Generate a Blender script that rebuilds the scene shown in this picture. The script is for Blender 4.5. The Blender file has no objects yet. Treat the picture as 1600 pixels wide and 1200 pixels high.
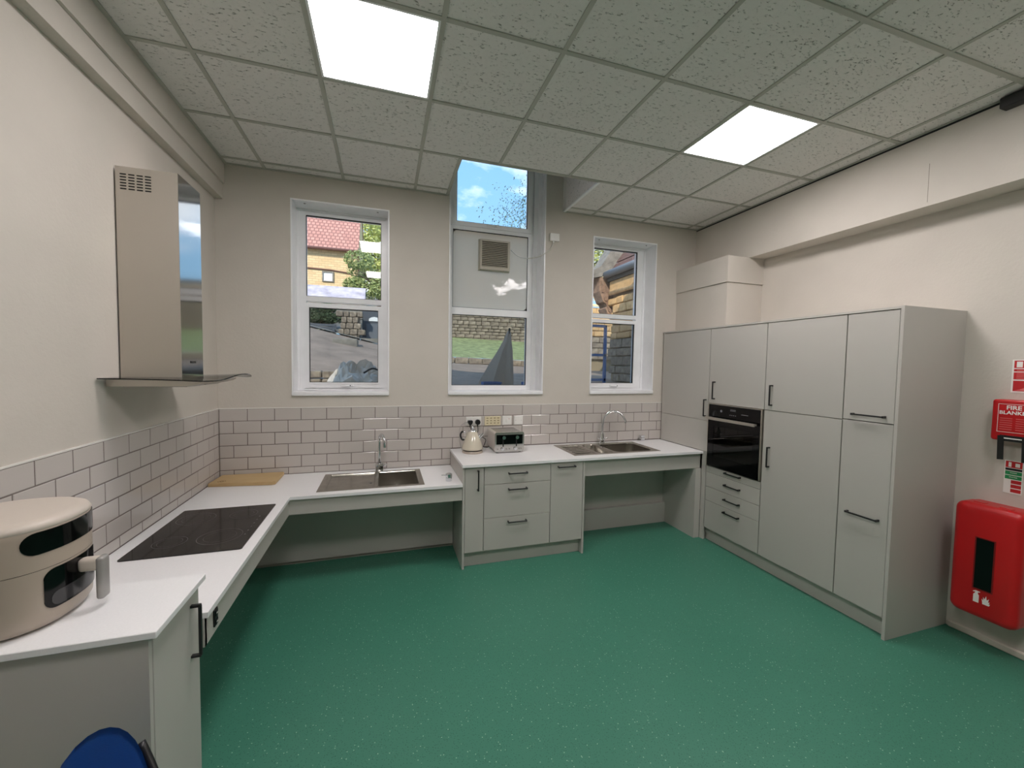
import bpy, bmesh, math, random
from mathutils import Vector, Matrix, Euler
random.seed(7)
S = bpy.context.scene
C = S.collection
PI = math.pi

# ------------------------------------------------------------ camera
F_PX = 629.35
cd = bpy.data.cameras.new('camera')
cam = bpy.data.objects.new('camera', cd)
C.objects.link(cam)
cd.sensor_width = 36.0
cd.sensor_fit = 'HORIZONTAL'
cd.lens = F_PX / 1600 * 36
cd.clip_start = 0.02
cd.clip_end = 500
RX, RY, RZ = -0.04702, -0.01677, -0.30496
M = Matrix.Rotation(RZ, 3, 'Z') @ Matrix.Rotation(RX, 3, 'X') @ Matrix.Rotation(RY, 3, 'Y')
R3 = Matrix((M.col[0], M.col[2], -M.col[1])).transposed()
cam.matrix_world = Matrix.Translation((1.2996, -3.8437, 1.6852)) @ R3.to_4x4()
S.camera = cam
S.view_settings.view_transform = 'Standard'
S.view_settings.look = 'None'
S.view_settings.exposure = 0.28
S.view_settings.gamma = 1.0
S.view_settings.use_curve_mapping = False
LIGHT_PANEL = 21.0
SKY_STRENGTH = 1.35
SUN_STRENGTH = 4.0

# ------------------------------------------------------------ world: blue sky with soft white clouds
w = bpy.data.worlds.new('sky'); S.world = w; w.use_nodes = True
nt = w.node_tree; nt.nodes.clear()
def N(t, **k):
    n = nt.nodes.new(t)
    for a, b in k.items(): setattr(n, a, b)
    return n
tc = N('ShaderNodeTexCoord')
sep = N('ShaderNodeSeparateXYZ'); nt.links.new(tc.outputs['Generated'], sep.inputs[0])
ramp = N('ShaderNodeValToRGB')
ramp.color_ramp.elements[0].position = 0.0; ramp.color_ramp.elements[0].color = (0.33, 0.58, 0.80, 1)
ramp.color_ramp.elements[1].position = 0.7; ramp.color_ramp.elements[1].color = (0.16, 0.42, 0.85, 1)
nt.links.new(sep.outputs['Z'], ramp.inputs[0])
mp = N('ShaderNodeMapping'); mp.inputs['Scale'].default_value = (1.0, 1.0, 2.2)
nt.links.new(tc.outputs['Generated'], mp.inputs[0])
nz = N('ShaderNodeTexNoise'); nz.inputs['Scale'].default_value = 3.4; nz.inputs['Detail'].default_value = 7; nz.inputs['Roughness'].default_value = .58
nt.links.new(mp.outputs[0], nz.inputs['Vector'])
cr = N('ShaderNodeValToRGB')
cr.color_ramp.elements[0].position = 0.48; cr.color_ramp.elements[0].color = (0, 0, 0, 1)
cr.color_ramp.elements[1].position = 0.68; cr.color_ramp.elements[1].color = (1, 1, 1, 1)
nt.links.new(nz.outputs[0], cr.inputs[0])
mx = N('ShaderNodeMix', data_type='RGBA')
nt.links.new(cr.outputs[0], mx.inputs[0]); nt.links.new(ramp.outputs[0], mx.inputs[6]); mx.inputs[7].default_value = (1.25, 1.3, 1.35, 1)
bg = N('ShaderNodeBackground'); bg.inputs[1].default_value = SKY_STRENGTH
out = N('ShaderNodeOutputWorld')
nt.links.new(mx.outputs[2], bg.inputs[0]); nt.links.new(bg.outputs[0], out.inputs[0])

# sun from behind the building: lights the far house, leaves the ground near the windows in shade
sd = bpy.data.lights.new('sun', 'SUN'); sd.energy = SUN_STRENGTH; sd.angle = math.radians(0.6); sd.color = (1, .95, .86)
sun = bpy.data.objects.new('sun', sd); C.objects.link(sun)
sun.rotation_euler = Vector((-0.45, -0.80, 0.62)).to_track_quat('Z', 'Y').to_euler()

# ------------------------------------------------------------ materials
def lin(c):
    return tuple((v / 12.92 if v <= .04045 else ((v + .055) / 1.055) ** 2.4) for v in [x / 255 for x in c]) + (1,)
MATS = {}
def mat(name, col, rough=.5, metal=0., spec=.5, noise=None, bump=None, coat=0., emit=None, aniso=0.):
    """noise=(scale, amount) mottles the colour, bump=(scale, strength) gives fine relief"""
    if name in MATS: return MATS[name]
    m = bpy.data.materials.new(name); m.use_nodes = True
    t = m.node_tree; b = t.nodes['Principled BSDF']
    c = lin(col)
    b.inputs['Base Color'].default_value = c
    b.inputs['Roughness'].default_value = rough
    b.inputs['Metallic'].default_value = metal
    b.inputs['Specular IOR Level'].default_value = spec
    b.inputs['Coat Weight'].default_value = coat
    b.inputs['Anisotropic'].default_value = aniso
    co = t.nodes.new('ShaderNodeTexCoord')
    if noise:
        n = t.nodes.new('ShaderNodeTexNoise'); n.inputs['Scale'].default_value = noise[0]; n.inputs['Detail'].default_value = 5
        t.links.new(co.outputs['Object'], n.inputs['Vector'])
        r = t.nodes.new('ShaderNodeValToRGB')
        a = noise[1]
        r.color_ramp.elements[0].position = .3; r.color_ramp.elements[1].position = .7
        r.color_ramp.elements[0].color = tuple(max(0, x * (1 - a)) for x in c[:3]) + (1,)
        r.color_ramp.elements[1].color = tuple(min(1, x * (1 + a)) for x in c[:3]) + (1,)
        t.links.new(n.outputs[0], r.inputs[0]); t.links.new(r.outputs[0], b.inputs['Base Color'])
    if bump:
        n = t.nodes.new('ShaderNodeTexNoise'); n.inputs['Scale'].default_value = bump[0]; n.inputs['Detail'].default_value = 4
        t.links.new(co.outputs['Object'], n.inputs['Vector'])
        u = t.nodes.new('ShaderNodeBump'); u.inputs['Strength'].default_value = bump[1]; u.inputs['Distance'].default_value = .01
        t.links.new(n.outputs[0], u.inputs['Height']); t.links.new(u.outputs[0], b.inputs['Normal'])
    if emit:
        b.inputs['Emission Color'].default_value = lin(emit[0]); b.inputs['Emission Strength'].default_value = emit[1]
    MATS[name] = m
    return m

WALL = mat('wall_paint', (205, 199, 189), .75, noise=(3, .03), bump=(60, .12), spec=.25)
CAB = mat('cabinet_laminate', (187, 184, 177), .42, bump=(250, .03), spec=.4)
CABIN = mat('cabinet_carcass', (160, 156, 146), .6)
WTOP = mat('white_worktop', (238, 238, 238), .28, noise=(160, .02), spec=.4)
UPVC = mat('white_upvc', (244, 245, 246), .28, noise=(8, .03))
UPVCD = mat('seal_rubber_and_shade', (28, 28, 30), .6)
CHROME = mat('chrome', (225, 227, 230), .08, 1.0)
STEEL = mat('brushed_steel', (203, 197, 188), .42, 1.0, bump=(90, .03), aniso=.5)
STEELP = mat('polished_steel', (178, 176, 174), .09, 1.0)
SINKM = mat('sink_steel', (176, 172, 164), .24, 1.0, noise=(14, .12), bump=(40, .05))
BLACK = mat('black_metal', (22, 22, 23), .38)
BLKP = mat('black_plastic', (18, 18, 19), .45)
BLKG = mat('black_gloss', (5, 5, 6), .08, spec=.3)
CER = mat('ceramic_hob', (17, 14, 15), .09, noise=(30, .1))
RING = mat('hob_print', (92, 86, 86), .3)
TILE = mat('glazed_tile', (196, 190, 184), .14, bump=(6, .12), coat=.3)
GROUT = mat('grout', (116, 106, 101), .9)
TTRIM = mat('tile_trim', (226, 224, 218), .4)
BEECH = None
RED = mat('red_plastic', (196, 14, 22), .35, noise=(4, .06), coat=.2)
REDD = mat('red_print', (190, 30, 34), .5)
WHT = mat('white_print', (238, 236, 230), .5)
WPL = mat('white_plastic', (236, 235, 230), .35)
CREAM = mat('cream_plastic', (224, 214, 180), .4)
GREENP = mat('green_print', (30, 140, 80), .5)
TAUPE = mat('taupe_plastic', (176, 163, 148), .33, noise=(3, .03), coat=.15)
TAUPEL = mat('pale_taupe_plastic', (200, 190, 178), .4)
GREYP = mat('grey_plastic', (160, 158, 154), .3, .3)
KETT = mat('cream_enamel', (206, 199, 180), .12, coat=.5)
TOAST = mat('toaster_enamel', (212, 206, 198), .25, .25)
TOASTF = mat('toaster_chrome', (205, 203, 200), .18, .9)
BLUE = mat('blue_polyprop', (10, 98, 190), .42, bump=(300, .1))
ASPH = mat('tarmac', (150, 130, 112), .9, noise=(2.5, .22), bump=(80, .4))
GRASS = mat('grass', (146, 154, 104), .95, noise=(5, .35), bump=(50, .8))
SOIL = mat('verge', (120, 105, 88), .95, noise=(6, .3))
CONC = mat('weathered_concrete', (128, 122, 112), .9, noise=(7, .3), bump=(30, .4))
RENDER = mat('outside_render', (150, 140, 120), .9)
DARKG = mat('dark_grey_door', (74, 78, 84), .6)
SLATE = mat('slate_roof', (176, 168, 176), .8, noise=(3, .35), bump=(25, .8))
GUTT = mat('grey_gutter', (128, 132, 136), .5)
CABLE = mat('white_cable', (220, 218, 210), .5)
FANB = mat('beige_fan_plastic', (190, 184, 168), .45)
FANG = mat('fan_grille_dark', (96, 88, 74), .6)
BARK = mat('bark', (86, 70, 56), .95, noise=(10, .3))
SKIRT = mat('skirting_cap', (196, 190, 176), .5)
CEIB = mat('ceiling_bar', (178, 178, 168), .5)
SHAFT = mat('shaft_board', (206, 206, 200), .8, bump=(40, .3))
PARC = mat('grey_parasol_cloth', (184, 168, 150), .9, bump=(30, .5))
DENIM = mat('blue_paint', (70, 104, 158), .5)
FOIL = mat('silver_tarpaulin', (206, 192, 174), .35, .15, bump=(14, 1.0))

def node_mat(name):
    m = bpy.data.materials.new(name); m.use_nodes = True
    return m, m.node_tree, m.node_tree.nodes['Principled BSDF']

# green vinyl floor with pale and dark flecks
FLOOR, t, b = node_mat('green_safety_vinyl')
co = t.nodes.new('ShaderNodeTexCoord')
def rampn(t, src, p0, c0, p1, c1):
    r = t.nodes.new('ShaderNodeValToRGB')
    r.color_ramp.elements[0].position = p0; r.color_ramp.elements[0].color = c0
    r.color_ramp.elements[1].position = p1; r.color_ramp.elements[1].color = c1
    t.links.new(src, r.inputs[0]); return r.outputs[0]
def mixc(t, fac, a, b_, blend='MIX'):
    m = t.nodes.new('ShaderNodeMix'); m.data_type = 'RGBA'; m.blend_type = blend
    for s, v in ((m.inputs[0], fac), (m.inputs[6], a), (m.inputs[7], b_)):
        if isinstance(v, bpy.types.NodeSocket): t.links.new(v, s)
        else: s.default_value = v
    return m.outputs[2]
def noise(t, vec, scale, detail=3, rough=.5):
    n = t.nodes.new('ShaderNodeTexNoise'); n.inputs['Scale'].default_value = scale; n.inputs['Detail'].default_value = detail; n.inputs['Roughness'].default_value = rough
    t.links.new(vec, n.inputs['Vector']); return n.outputs[0]
base = mixc(t, noise(t, co.outputs['Object'], 1.3, 6), lin((58, 119, 98)), lin((70, 131, 110)))
v = t.nodes.new('ShaderNodeTexVoronoi'); v.inputs['Scale'].default_value = 62; t.links.new(co.outputs['Object'], v.inputs['Vector'])
spot = rampn(t, v.outputs['Distance'], .10, (1, 1, 1, 1), .17, (0, 0, 0, 1))
cs = t.nodes.new('ShaderNodeSeparateColor'); t.links.new(v.outputs['Color'], cs.inputs[0])
gate = rampn(t, cs.outputs[0], .62, (0, 0, 0, 1), .64, (1, 1, 1, 1))
mlt = t.nodes.new('ShaderNodeMath'); mlt.operation = 'MULTIPLY'
t.links.new(spot, mlt.inputs[0]); t.links.new(gate, mlt.inputs[1])
v2 = t.nodes.new('ShaderNodeTexVoronoi'); v2.inputs['Scale'].default_value = 110; t.links.new(co.outputs['Object'], v2.inputs['Vector'])
spot2 = rampn(t, v2.outputs['Distance'], .15, (1, 1, 1, 1), .3, (0, 0, 0, 1))
c1 = mixc(t, spot2, base, lin((48, 102, 84)))
c2 = mixc(t, mlt.outputs[0], c1, lin((168, 200, 176)))
t.links.new(c2, b.inputs['Base Color'])
b.inputs['Roughness'].default_value = .42; b.inputs['Specular IOR Level'].default_value = .4
bp = t.nodes.new('ShaderNodeBump'); bp.inputs['Strength'].default_value = .15; bp.inputs['Distance'].default_value = .002
t.links.new(noise(t, co.outputs['Object'], 130), bp.inputs['Height']); t.links.new(bp.outputs[0], b.inputs['Normal'])

# mineral-fibre ceiling tile with little fissures
CTILE, t, b = node_mat('mineral_fibre_tile')
co = t.nodes.new('ShaderNodeTexCoord')
oi = t.nodes.new('ShaderNodeObjectInfo')
va = t.nodes.new('ShaderNodeVectorMath'); va.operation = 'ADD'
t.links.new(co.outputs['Object'], va.inputs[0]); 
vm = t.nodes.new('ShaderNodeVectorMath'); vm.operation = 'SCALE'; vm.inputs['Scale'].default_value = .37
t.links.new(oi.outputs['Location'], vm.inputs[0]); t.links.new(vm.outputs[0], va.inputs[1])
mpp = t.nodes.new('ShaderNodeMapping'); mpp.inputs['Scale'].default_value = (1, 2.2, 1); mpp.inputs['Rotation'].default_value = (0, 0, .5)
t.links.new(va.outputs[0], mpp.inputs[0])
pits = rampn(t, noise(t, mpp.outputs[0], 46, 3, .65), .30, (1, 1, 1, 1), .40, (0, 0, 0, 1))
base = mixc(t, noise(t, va.outputs[0], 60, 4), lin((226, 223, 219)), lin((235, 232, 228)))
cc = mixc(t, pits, base, lin((140, 140, 132)))
t.links.new(cc, b.inputs['Base Color']); b.inputs['Roughness'].default_value = .95; b.inputs['Specular IOR Level'].default_value = .1
bp = t.nodes.new('ShaderNodeBump'); bp.inputs['Strength'].default_value = .7; bp.inputs['Distance'].default_value = .004; bp.invert = True
t.links.new(pits, bp.inputs['Height']); t.links.new(bp.outputs[0], b.inputs['Normal'])

# beech board
BEECH, t, b = node_mat('beech_wood')
co = t.nodes.new('ShaderNodeTexCoord')
mpp = t.nodes.new('ShaderNodeMapping'); mpp.inputs['Scale'].default_value = (3, 42, 12); t.links.new(co.outputs['Object'], mpp.inputs[0])
g = noise(t, mpp.outputs[0], 2.2, 6, .6)
t.links.new(mixc(t, g, lin((176, 146, 100)), lin((214, 188, 140))), b.inputs['Base Color']); b.inputs['Roughness'].default_value = .5

# stone
def stone_mat(name, a, c, dark):
    m, t, b = node_mat(name)
    co = t.nodes.new('ShaderNodeTexCoord'); oi = t.nodes.new('ShaderNodeObjectInfo')
    n1 = noise(t, co.outputs['Object'], 9, 7, .65)
    k = mixc(t, oi.outputs['Random'], lin(a), lin(c))
    k = mixc(t, rampn(t, n1, .35, (1, 1, 1, 1), .62, (0, 0, 0, 1)), k, lin(dark))
    t.links.new(k, b.inputs['Base Color']); b.inputs['Roughness'].default_value = .92
    bp = t.nodes.new('ShaderNodeBump'); bp.inputs['Strength'].default_value = .8; bp.inputs['Distance'].default_value = .02
    t.links.new(n1, bp.inputs['Height']); t.links.new(bp.outputs[0], b.inputs['Normal'])
    return m
STONEY = stone_mat('yellow_sandstone', (226, 190, 138), (204, 164, 112), (186, 150, 104))
STONEG = stone_mat('grey_rubble', (176, 160, 138), (142, 128, 110), (112, 100, 88))
STONEB = stone_mat('brown_carved_stone', (158, 128, 106), (140, 112, 92), (108, 86, 70))
MORTAR = mat('mortar', (150, 132, 104), .95)
MORTARD = mat('dark_mortar_and_shade', (88, 82, 74), .95)

# far house: coursed masonry and pantile roof (too far to tell pieces apart)
def brick_mat(name, ca, cb, cm, scale, bw, bh, mortar, bumpd=.02):
    m, t, b = node_mat(name)
    co = t.nodes.new('ShaderNodeTexCoord'); mpp = t.nodes.new('ShaderNodeMapping')
    mpp.inputs['Rotation'].default_value = (PI / 2, 0, 0); t.links.new(co.outputs['Object'], mpp.inputs[0])
    br = t.nodes.new('ShaderNodeTexBrick'); t.links.new(mpp.outputs[0], br.inputs['Vector'])
    br.inputs['Color1'].default_value = lin(ca); br.inputs['Color2'].default_value = lin(cb); br.inputs['Mortar'].default_value = lin(cm)
    br.inputs['Scale'].default_value = scale; br.inputs['Brick Width'].default_value = bw; br.inputs['Row Height'].default_value = bh
    br.inputs['Mortar Size'].default_value = mortar; br.inputs['Bias'].default_value = 0
    k = mixc(t, noise(t, co.outputs['Object'], 2.5, 5), br.outputs['Color'], lin(cb), 'MIX')
    k2 = mixc(t, .35, br.outputs['Color'], k)
    t.links.new(k2, b.inputs['Base Color']); b.inputs['Roughness'].default_value = .9
    bp = t.nodes.new('ShaderNodeBump'); bp.inputs['Strength'].default_value = .6; bp.inputs['Distance'].default_value = bumpd
    t.links.new(br.outputs['Fac'], bp.inputs['Height']); bp.invert = True; t.links.new(bp.outputs[0], b.inputs['Normal'])
    return m
HWALL = brick_mat('house_masonry', (232, 204, 158), (214, 182, 136), (196, 168, 130), 1, .28, .11, .012)
HROOF = brick_mat('pantile_roof', (204, 152, 136), (186, 134, 120), (140, 96, 86), 1, .2, .2, .03)

def leaf_mat(name, a, c):
    m, t, b = node_mat(name)
    g = t.nodes.new('ShaderNodeNewGeometry')
    co = t.nodes.new('ShaderNodeTexCoord')
    t.links.new(mixc(t, noise(t, co.outputs['Object'], 3.0, 4), lin(a), lin(c)), b.inputs['Base Color'])
    b.inputs['Roughness'].default_value = .7
    b.inputs['Transmission Weight'].default_value = 0
    return m
LEAFG = leaf_mat('green_leaves', (98, 116, 64), (188, 194, 124))
LEAFY = leaf_mat('yellow_green_leaves', (158, 168, 84), (224, 222, 140))
LEAFD = leaf_mat('dark_leaves', (44, 58, 34), (96, 108, 66))

def glass_mat(name, tint=(1, 1, 1, 1), rough=0., ior=1.5):
    m = bpy.data.materials.new(name); m.use_nodes = True; t = m.node_tree; t.nodes.clear()
    o = t.nodes.new('ShaderNodeOutputMaterial'); mxs = t.nodes.new('ShaderNodeMixShader')
    tr = t.nodes.new('ShaderNodeBsdfTransparent'); tr.inputs[0].default_value = tint
    gl = t.nodes.new('ShaderNodeBsdfGlossy'); gl.inputs['Roughness'].default_value = rough
    fr = t.nodes.new('ShaderNodeFresnel'); fr.inputs[0].default_value = ior
    t.links.new(fr.outputs[0], mxs.inputs[0]); t.links.new(tr.outputs[0], mxs.inputs[1]); t.links.new(gl.outputs[0], mxs.inputs[2])
    t.links.new(mxs.outputs[0], o.inputs[0]); return m
GLASS = glass_mat('window_glass')
GLASSD = glass_mat('smoked_glass', (.42, .43, .44, 1))
GLASSL = glass_mat('lower_pane_glass', (.80, .82, .83, 1), ior=1.65)
OVENG = glass_mat('oven_glass', (.10, .10, .10, 1), ior=1.5)
HOODG = glass_mat('hood_glass', (.62, .66, .68, 1), ior=1.6)

DIFF = bpy.data.materials.new('light_diffuser'); DIFF.use_nodes = True
b = DIFF.node_tree.nodes['Principled BSDF']; b.inputs['Base Color'].default_value = (1, 1, 1, 1)
b.inputs['Emission Color'].default_value = (1, .932, .935, 1); b.inputs['Emission Strength'].default_value = LIGHT_PANEL

# glossy white infill panel, slightly wavy so it breaks up reflections
INFILL = mat('glossy_infill_panel', (234, 228, 216), .025, bump=(3.0, .5), coat=.2)

# ------------------------------------------------------------ geometry helpers
def newbm(): return bmesh.new()
def fin(name, bm, m, parent=None, loc=None, smooth=False, rot=None, sm_angle=None):
    me = bpy.data.meshes.new(name)
    bmesh.ops.recalc_face_normals(bm, faces=bm.faces)
    bm.to_mesh(me); bm.free()
    if smooth:
        for p in me.polygons: p.use_smooth = True
        if sm_angle is not None:
            try: me.set_sharp_from_angle(angle=math.radians(sm_angle))
            except Exception: pass
    for mm in (m if isinstance(m, (list, tuple)) else [m]): me.materials.append(mm)
    o = bpy.data.objects.new(name, me); C.objects.link(o)
    if parent: o.parent = parent
    if loc is not None: o.location = loc
    if rot is not None: o.rotation_euler = rot
    return o
def inst(name, me, parent, loc, rot=(0, 0, 0), sc=None):
    o = bpy.data.objects.new(name, me); C.objects.link(o); o.parent = parent; o.location = loc; o.rotation_euler = rot
    if sc: o.scale = sc
    return o
def tag(o, label, cat, group=None, kind=None):
    if label: o['label'] = label
    if cat: o['category'] = cat
    if group: o['group'] = group
    if kind: o['kind'] = kind
    return o
def struct(o): o['kind'] = 'structure'; return o
def empty(name, loc=(0, 0, 0), rotz=0):
    o = bpy.data.objects.new(name, None); C.objects.link(o); o.location = loc; o.rotation_euler = (0, 0, rotz); o.empty_display_size = .1
    return o
def thing(name, label, cat, loc=(0, 0, 0), rotz=0, group=None):
    return tag(empty(name, loc, rotz), label, cat, group)
def copy_tree(o, parent=None):
    c = o.copy(); C.objects.link(c); c.parent = parent
    for ch in list(o.children): copy_tree(ch, c)
    return c
def addbox(bm, x0, x1, y0, y1, z0, z1, bev=0., seg=1, mi=0):
    v = [bm.verts.new((x, y, z)) for x in (x0, x1) for y in (y0, y1) for z in (z0, z1)]
    f = [bm.faces.new([v[i] for i in q]) for q in ((0, 1, 3, 2), (4, 6, 7, 5), (0, 4, 5, 1), (2, 3, 7, 6), (0, 2, 6, 4), (1, 5, 7, 3))]
    for q in f: q.material_index = mi
    if bev > 0:
        es = list({e for q in f for e in q.edges})
        r = bmesh.ops.bevel(bm, geom=es, offset=bev, segments=seg, profile=.5, affect='EDGES')
        for q in r['faces']: q.material_index = mi
    return bm
def box(name, x0, x1, y0, y1, z0, z1, m, parent=None, bev=0., seg=1):
    return fin(name, addbox(newbm(), x0, x1, y0, y1, z0, z1, bev, seg), m, parent, smooth=bev > 0 and seg > 1, sm_angle=40 if seg > 1 else None)
def cyl(bm, c, r, h, axis='z', n=24, r2=None, mi=0):
    """cylinder starting at c, going h along axis"""
    r2 = r if r2 is None else r2
    def pt(a, rad, t):
        p = (math.cos(a) * rad, math.sin(a) * rad, t)
        if axis == 'z': q = p
        elif axis == 'y': q = (p[0], p[2], p[1])
        else: q = (p[2], p[0], p[1])
        return (c[0] + q[0], c[1] + q[1], c[2] + q[2])
    A = [bm.verts.new(pt(2 * PI * i / n, r, 0)) for i in range(n)]
    B = [bm.verts.new(pt(2 * PI * i / n, r2, h)) for i in range(n)]
    fs = [bm.faces.new(A[::-1]), bm.faces.new(B)]
    for i in range(n): fs.append(bm.faces.new((A[i], A[(i + 1) % n], B[(i + 1) % n], B[i])))
    for f in fs: f.material_index = mi
    return bm
def lathe(bm, prof, c=(0, 0, 0), n=32):
    rings = []
    for r, z in prof:
        if r < 1e-6: rings.append([bm.verts.new((c[0], c[1], c[2] + z))])
        else: rings.append([bm.verts.new((c[0] + r * math.cos(2 * PI * i / n), c[1] + r * math.sin(2 * PI * i / n), c[2] + z)) for i in range(n)])
    for a, b_ in zip(rings, rings[1:]):
        for i in range(n):
            j = (i + 1) % n
            if len(a) == 1 and len(b_) == 1: continue
            if len(a) == 1: bm.faces.new((a[0], b_[j], b_[i]))
            elif len(b_) == 1: bm.faces.new((a[i], a[j], b_[0]))
            else: bm.faces.new((a[i], a[j], b_[j], b_[i]))
    return bm
def spline(pts, k=6):
    P = [Vector(p) for p in pts]; P = [2 * P[0] - P[1]] + P + [2 * P[-1] - P[-2]]; r = []
    for i in range(1, len(P) - 2):
        for s in range(k):
            t = s / k; a, b_, c, d = P[i - 1:i + 3]
            r.append(.5 * ((2 * b_) + (-a + c) * t + (2 * a - 5 * b_ + 4 * c - d) * t * t + (-a + 3 * b_ - 3 * c + d) * t ** 3))
    r.append(P[-2]); return r
def tube(bm, pts, r, n=12, cap=True):
    P = [Vector(p) for p in pts]; rings = []
    T0 = (P[1] - P[0]).normalized(); U = T0.orthogonal().normalized()
    for i, p in enumerate(P):
        T = ((P[min(i + 1, len(P) - 1)] - P[max(i - 1, 0)])).normalized()
        U = (U - T * U.dot(T)).normalized(); V = T.cross(U)
        rr = r[i] if isinstance(r, (list, tuple)) else r
        rings.append([bm.verts.new(p + (U * math.cos(2 * PI * k / n) + V * math.sin(2 * PI * k / n)) * rr) for k in range(n)])
    for a, b_ in zip(rings, rings[1:]):
        for i in range(n): bm.faces.new((a[i], a[(i + 1) % n], b_[(i + 1) % n], b_[i]))
    if cap: bm.faces.new(rings[0][::-1]); bm.faces.new(rings[-1])
    return bm
def cells(xs, ys, holes, t0, t1, axis='z', skip=None):
    """slab made of grid cells; holes = set of (i,j) left out. axis is the thickness direction"""
    bm = newbm()
    def P(x, y, t):
        return {'z': (x, y, t), 'y': (x, t, y), 'x': (t, x, y)}[axis]
    V = {}
    def v(i, j, k):
        if (i, j, k) not in V: V[i, j, k] = bm.verts.new(P(xs[i], ys[j], (t0, t1)[k]))
        return V[i, j, k]
    has = lambda i, j: 0 <= i < len(xs) - 1 and 0 <= j < len(ys) - 1 and (i, j) not in holes
    for i in range(len(xs) - 1):
        for j in range(len(ys) - 1):
            if not has(i, j): continue
            bm.faces.new([v(i, j, 1), v(i + 1, j, 1), v(i + 1, j + 1, 1), v(i, j + 1, 1)])
            bm.faces.new([v(i, j, 0), v(i, j + 1, 0), v(i + 1, j + 1, 0), v(i + 1, j, 0)])
            if not has(i - 1, j): bm.faces.new([v(i, j, 0), v(i, j, 1), v(i, j + 1, 1), v(i, j + 1, 0)])
            if not has(i + 1, j): bm.faces.new([v(i + 1, j, 0), v(i + 1, j + 1, 0), v(i + 1, j + 1, 1), v(i + 1, j, 1)])
            if not has(i, j - 1): bm.faces.new([v(i, j, 0), v(i + 1, j, 0), v(i + 1, j, 1), v(i, j, 1)])
            if not has(i, j + 1): bm.faces.new([v(i, j + 1, 0), v(i, j + 1, 1), v(i + 1, j + 1, 1), v(i + 1, j + 1, 0)])
    return bm
def prism(bm, poly, t0, t1, axis='z', mi=0):
    def P(x, y, t): return {'z': (x, y, t), 'y': (x, t, y), 'x': (t, x, y)}[axis]
    A = [bm.verts.new(P(x, y, t0)) for x, y in poly]; B = [bm.verts.new(P(x, y, t1)) for x, y in poly]; n = len(poly)
    fs = [bm.faces.new(A[::-1]), bm.faces.new(B)]
    for i in range(n): fs.append(bm.faces.new((A[i], A[(i + 1) % n], B[(i + 1) % n], B[i])))
    for f in fs: f.material_index = mi
    return bm
def rrect(x0, x1, y0, y1, r, n=5):
    p = []
    for cx, cy, a0 in ((x1 - r, y1 - r, 0), (x0 + r, y1 - r, 90), (x0 + r, y0 + r, 180), (x1 - r, y0 + r, 270)):
        for k in range(n + 1):
            a = math.radians(a0 + 90 * k / n); p.append((cx + r * math.cos(a), cy + r * math.sin(a)))
    return p
def text(name, s, size, loc, rot, m, parent, depth=.0006, align='CENTER', bold=0.):
    cu = bpy.data.curves.new(name, 'FONT'); cu.body = s; cu.size = size; cu.align_x = align; cu.align_y = 'CENTER'; cu.extrude = depth; cu.offset = bold
    cu.resolution_u = 2
    tmp = bpy.data.objects.new(name, cu); C.objects.link(tmp)
    bpy.context.view_layer.update()
    me = bpy.data.meshes.new_from_object(tmp.evaluated_get(bpy.context.evaluated_depsgraph_get()))
    bpy.data.objects.remove(tmp); me.materials.clear(); me.materials.append(m)
    o = bpy.data.objects.new(name, me); C.objects.link(o); o.parent = parent; o.location = loc; o.rotation_euler = rot
    return o

# ------------------------------------------------------------ room shell
CZ = 3.259      # suspended ceiling
WX, BX = 4.893, 4.70
NY = -6.7       # wall behind the camera
floor = struct(box('floor', -.2, 5.1, NY - .2, .3, -.08, 0, FLOOR))
# back wall with three window openings, drawn in x / z
xs = [-.2, .536, 1.332, 1.87, 2.84, 3.38, 4.17, 5.1]
zs = [-.08, 1.39, 3.053, 4.45, 4.95]
wall_back = struct(fin('wall_back', cells(xs, zs, {(1, 1), (5, 1), (3, 1), (3, 2)}, .008, .36, 'y'), WALL))
wall_left = struct(box('wall_left', -.25, -.008, NY, .008, -.08, 4.95, WALL))
wall_right = struct(box('wall_right', WX, WX + .25, NY, .008, -.08, 4.95, WALL))
wall_front = struct(box('wall_front', -.2, 5.1, NY - .25, NY, -.08, 4.95, WALL))
roof = struct(box('roof', -.6, 5.5, NY - .6, .75, 4.95, 5.15, SLATE))  # unseen slab, added to block the sky and shade the ground outside
# boxed beams
struct(box('trim_1', -.008, .05, NY, .008, 2.98, 3.098, WALL))
struct(box('trim_2', -.008, .066, NY, .008, 3.1, 3.36, WALL))
struct(box('trim_3', BX, WX, NY, .008, 2.776, 3.36, WALL))
struct(box('trim_6', BX - .0008, BX, -2.078, -2.075, 2.80, 3.05, mat('joint_line', (150, 144, 132), .8)))  # thin panel joint on the beam face, darker than the wall
# pipe boxing in the far right corner
pb = struct(empty('trim_4'))
box('lower_board', 4.455, WX, -.705, .008, 2.084, 2.524, WALL, pb)
box('upper_board', 4.443, WX, -.717, .008, 2.526, 2.776, WALL, pb)
# baseboards
struct(box('baseboard_right', WX - .022, WX, NY, -2.23, 0, .045, SKIRT, None, .008))
struct(box('baseboard_front', 0, WX, NY, NY + .02, 0, .045, SKIRT))

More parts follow.
